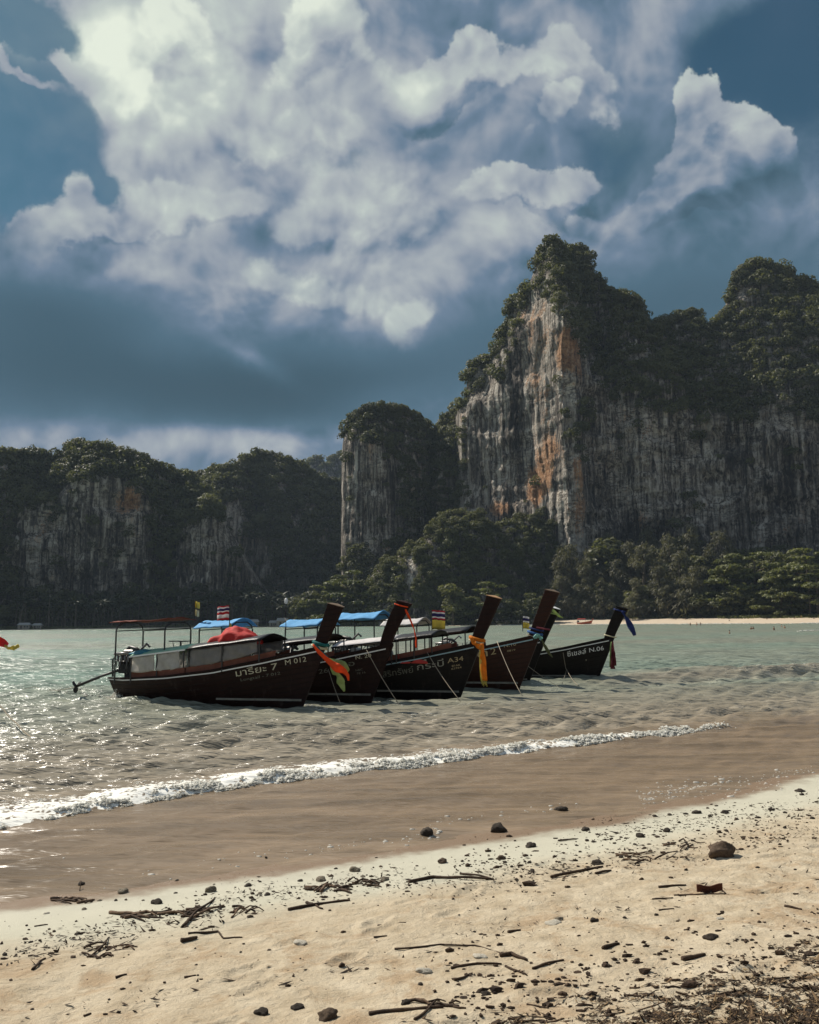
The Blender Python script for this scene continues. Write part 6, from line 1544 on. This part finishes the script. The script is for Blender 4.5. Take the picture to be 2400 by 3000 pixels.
for a in (([(849, 2672), (930, 2655), (1026, 2642)], 11, 'straight dark branch lying right of the driftwood pile'), ([(897, 2648), (920, 2655), (946, 2667)], 9, 'short dark branch crossing the straight one'), ([(530, 2764), (577, 2752)], 17, 'thick dark log end in the twigs at the left'),
          ([(550, 2743), (640, 2732), (657, 2749), (710, 2748)], 7, 'thin bent twig ending in a hook over the thick log end'), ([(97, 2844), (115, 2822), (134, 2811)], 9, 'dark twig standing out at the left of the dry sand'), ([(1158, 2784), (1290, 2771), (1390, 2778), (1475, 2801)], 6, 'long thin curved stick on the dry sand'),
          ([(1465, 2806), (1500, 2803), (1545, 2820)], 15, 'thick red brown stick at the end of the long curved one'), ([(1322, 2844), (1400, 2832), (1470, 2829)], 9, 'straight dark stick below the long curved one'), ([(1480, 2835), (1510, 2848), (1545, 2866)], 8, 'crooked dark stick slanting down between two straight ones'),
          ([(1562, 2846), (1600, 2832), (1652, 2818)], 10, 'dark forked stick right of the crooked one'), ([(1200, 2588), (1270, 2573), (1340, 2575), (1447, 2576)], 11, 'long dark branch on the tide line in the middle'), ([(1350, 2563), (1400, 2568), (1448, 2578)], 7, 'thin branch lying across the long tide line branch'),
          ([(1617, 2569), (1690, 2560), (1767, 2548)], 10, 'straight dark branch on the tide line left of the boulder'), ([(1742, 2566), (1791, 2556)], 8, 'short dark branch beneath the straight tide line one'), ([(1930, 2599), (1970, 2598), (2010, 2594)], 8, 'short thick stick below the boulder, upper of three'),
          ([(1910, 2634), (1972, 2629)], 6, 'short thin stick below the boulder, lower left of three'), ([(1974, 2623), (2050, 2622), (2126, 2622)], 5, 'straight thin stick under the red bark piece'), ([(2000, 2820), (2040, 2812), (2066, 2804)], 15, 'thick dark log among the leaf litter'),
          ([(1085, 2990), (1180, 2978), (1300, 2966)], 14, 'long dark stick at the lower edge'), ([(1106, 2712), (1190, 2712)], 5, 'thin straight stick on the bare dry sand'), ([(1095, 2753), (1135, 2750)], 6, 'short stick just below the thin straight one'),
          ([(1330, 2880), (1360, 2872), (1384, 2860)], 9, 'short dark stick left of the crooked one'), ([(340, 2866), (372, 2860)], 9, 'small dark stick alone on the left dry sand'), ([(540, 2868), (575, 2862)], 7, 'small thin stick alone on the dry sand'), ([(100, 2720), (140, 2714)], 5, 'short thin twig on the pale sand at the far left'),
          ([(1488, 2730), (1525, 2720)], 10, 'dark bark strip in the middle of the dry sand'), ([(245, 2972), (268, 2966)], 9, 'small dark stick near the lower left edge'), ([(1770, 2792), (1815, 2775)], 13, 'dark knotted stick at the upper edge of the leaf litter'),
          ([(1930, 2666), (1975, 2664)], 6, 'thin dark stick just above the leaf litter'), ([(2300, 2660), (2350, 2668)], 9, 'curled dark stick at the right edge above the litter'), ([(1635, 2467), (1690, 2460)], 6, 'thin twig on the pale wet sand by the tide line')): stick(*a)
stick([(237, 2618), (236, 2606)], 4, 'dark seed pod standing on a stalk at the swash edge', lift=-18); st(238, 2600, 22, 'dark round husk beside the little twig pile at the water', STONE_DARK)
bp = on_sand(2080, 2618); bk = empty('bark_piece', bp, 'red brown curved piece of bark standing on its edge below the boulder', 'bark', None, .1)
sheet_part('bark_shell', 10, 6, lambda i, j: ((i - .5) * .21, .02 * math.sin(3 * i), .005 + .055 * j + .012 * math.cos(i * 6.28)), STICK_RED, bk, .012)
def pile(cx, cy, wx, wy, n, seed, label, w=(4, 9)):
    g = on_sand(cx, cy); root = empty('driftwood_pile', (0, 0, 0), label, 'driftwood'); rg = random.Random(seed)
    for i in range(n):
        x, y = cx + rg.uniform(-.6, .6) * wx, cy + rg.uniform(-.7, .7) * wy; L = rg.uniform(.2, .55) * wx; a = rg.gauss(0, .16) + (.9 if rg.random() < .12 else 0)
        stick([(x - L / 2, y + L * .5 * math.sin(a)), (x + L * .05, y + rg.uniform(-3, 3)), (x + L / 2, y - L * .5 * math.sin(a))], rg.uniform(*w), None, STICK if rg.random() < .75 else STICK_PALE, None, rg.uniform(0, 9), parent=root)
pile(495, 2682, 210, 20, 20, 1, 'biggest tangle of dark driftwood sticks on the pale sand', (5, 11)); pile(200, 2640, 110, 9, 10, 2, 'low tangle of twigs at the swash edge on the left'); pile(715, 2672, 70, 16, 9, 3, 'small tangle of sticks right of the biggest driftwood tangle')
pile(950, 2610, 110, 16, 13, 4, 'dark tangle of sticks beside the speckled lump', (5, 10)); pile(320, 2775, 110, 10, 12, 5, 'thin scatter of twigs above the left dry sand', (3, 7)); pile(290, 2802, 70, 6, 7, 6, 'flat dark twigs below the left scatter', (4, 8)); pile(1080, 2590, 90, 14, 9, 7, 'twigs around the fork at the swash edge', (4, 9))
pile(1900, 2520, 130, 22, 14, 8, 'scatter of twigs on the tide line left of the boulder', (3, 7)); pile(2010, 2480, 90, 12, 9, 9, 'thin twigs on the tide line above the boulder', (3, 6)); pile(1290, 2960, 130, 20, 12, 10, 'twigs round the lower edge left of the litter', (5, 12))
# litter that nobody could count
def on_sand_many(px, py):
    d = np.array([ray(a, b) for a, b in zip(px, py)]); lo, hi = np.full(len(d), 1.0), np.full(len(d), 60.0)
    for _ in range(32):
        t = .5 * (lo + hi); up = CAM_Z + d[:, 2] * t > np.maximum(sand_base(d[:, 0] * t, d[:, 1] * t), -9)
        lo = np.where(up, t, lo); hi = np.where(up, hi, t)
    x, y = d[:, 0] * t, d[:, 1] * t; return np.stack([x, y, sand_z(x, y)], -1)
def litter():
    rg = np.random.default_rng(17); C_, N_, S_, T_ = [], [], [], []
    def put(px, py, size, tone, up=1.0):
        C_.append((px, py, rg.uniform(.002, .012))); N_.append(rg.normal(0, .32, 3) + np.array([0, 0, up])); S_.append(size); T_.append(tone)
    n = 0
    while n < 6500:   # thick towards the corner
        x, y = rg.uniform(1180, 2480), rg.uniform(2620, 3040)
        dens = float(sstep(0, 260, (y - 2985 + (x - 1250) * .235 + 60 * n1(x / 170, y / 90, 3)))) ** 1.3 * (0.10 + 0.9 * (n1(x / 70, y / 20, 4) + .6 * n1(x / 23, y / 9, 5) > .06))
        if rg.random() < dens: put(x, y, rg.gamma(2.4, .0036) + .004, rg.random() ** 1.8); n += 1
    for x0, x1, y0, y1, k in ((1250, 2420, 2600, 2440, 700), (1750, 2420, 2430, 2370, 420), (640, 1250, 2640, 2560, 320), (60, 700, 2800, 2660, 380), (1300, 2400, 2760, 2560, 150), (0, 1300, 2990, 2800, 80)):
        for i in range(k): t = rg.random(); put(lerp(x0, x1, t) + rg.normal(0, 40), lerp(y0, y1, t) + rg.normal(0, 20), rg.gamma(2.2, .0042) + .005, rg.random() ** 2 * .6)
    c, nn, s_, t = map(np.array, (C_, N_, S_, T_)); up_ = c[:, 2].copy(); c = on_sand_many(c[:, 0], c[:, 1]); c[:, 2] += up_
    asp = np.where(rg.random(len(c)) < .6, 4.5, 2.2)[:, None]; s_ = s_ * np.where(asp[:, 0] > 3, .75, 1.0)
    d = np.stack([rg.normal(.2, 1.0, len(c)), rg.normal(0, .55, len(c)), rg.normal(0, .1, len(c))], -1); d[:, :2] = d[:, :2] @ np.array([[0, 1], [-1, 0]]).T
    q = quads(c, nn, s_ * .55, rg, asp, droop=np.cross(nn, d))
    m, nt, out = new_mat('dead_leaves'); a = attr(nt, 'tone', 2)
    col = ramp(nt, a, [(0.0, (0.022, 0.014, 0.008)), (0.45, (0.065, 0.040, 0.022)), (0.75, (0.16, 0.10, 0.05)), (0.93, (0.33, 0.23, 0.12)), (1.0, (0.60, 0.52, 0.36))])
    principled(nt, out, col, 0.8, 0.25)
    link('leaf_litter', mesh_np('leaf_litter', q, np.arange(len(q)).reshape(-1, 4), False, m, {'tone': ('FLOAT', 'POINT', np.repeat(t, 4))}), kind='stuff', label='dead leaves and bark bits washed up over the lower right sand')
    # crumbs of bark, coral and grit
    cen, rad = [], []
    def crumb(px, py, r): cen.append((px, py, r * .3)); rad.append((r * rg.uniform(.8, 1.9), r * rg.uniform(.7, 1.2), r * rg.uniform(.5, .9)))
    for x0, x1, y0, y1, k, sp in ((1350, 2420, 2560, 2400, 900, 45), (700, 1350, 2640, 2560, 240, 26), (0, 700, 2800, 2640, 200, 40), (0, 2400, 2900, 2660, 110, 90), (1300, 2450, 2960, 2780, 900, 70), (1700, 2420, 2450, 2360, 320, 24)):
        i = 0
        while i < k:                                    # in drifts, not evenly
            t = rg.random(); X, Y = lerp(x0, x1, t) + rg.normal(0, 20), min(lerp(y0, y1, t) + rg.normal(0, sp), 3040)
            if n1(X / 55, Y / 16, 9) + .6 * n1(X / 18, Y / 7, 10) < .08 and rg.random() > .16: continue
            crumb(X, Y, rg.gamma(1.7, .0030) + .0018); i += 1
    cen = np.array(cen); up_ = cen[:, 2].copy(); cen = on_sand_many(cen[:, 0], cen[:, 1]); cen[:, 2] = np.maximum(cen[:, 2], 0) + up_
    link('shore_debris', blobs_mesh('shore_debris', cen, np.array(rad), STICK, rg, .4, False), kind='stuff', label='small dark crumbs of bark and coral strewn along the tide line')
    for i in range(70):
        x, y = rg.uniform(1500, 2430), rg.uniform(2740, 2998)
        if y < 2985 - (x - 1250) * .235 + 40: continue
        L = rg.uniform(30, 90); a_ = rg.normal(0, .12)
        stick([(x - L / 2, y + L * a_), (x, y + rg.uniform(-3, 3)), (x + L / 2, y - L * a_)], rg.uniform(4, 9), 'dark twig lying among the dead leaves', STICK if rg.random() < .7 else STICK_PALE, 'twigs among the leaf litter')
litter()

# ------------------------------------------------------------------ the damp air over the bay
def haze():
    m = bpy.data.materials.new('haze_air'); m.use_nodes = True; nt = m.node_tree; nt.nodes.clear()
    out = nt.nodes.new('ShaderNodeOutputMaterial'); v = nt.nodes.new('ShaderNodeVolumePrincipled')
    v.inputs['Color'].default_value = (0.62, 0.78, 0.95, 1); v.inputs['Density'].default_value = 0.00006; v.inputs['Anisotropy'].default_value = 0.0
    nt.links.new(v.outputs[0], out.inputs['Volume'])
    me = MB().box((0, 0, 155), (5600, 5600, 334)).mesh('haze', m)
    link('haze', me, kind='stuff', label='thin blue sea haze over the whole bay')
haze()
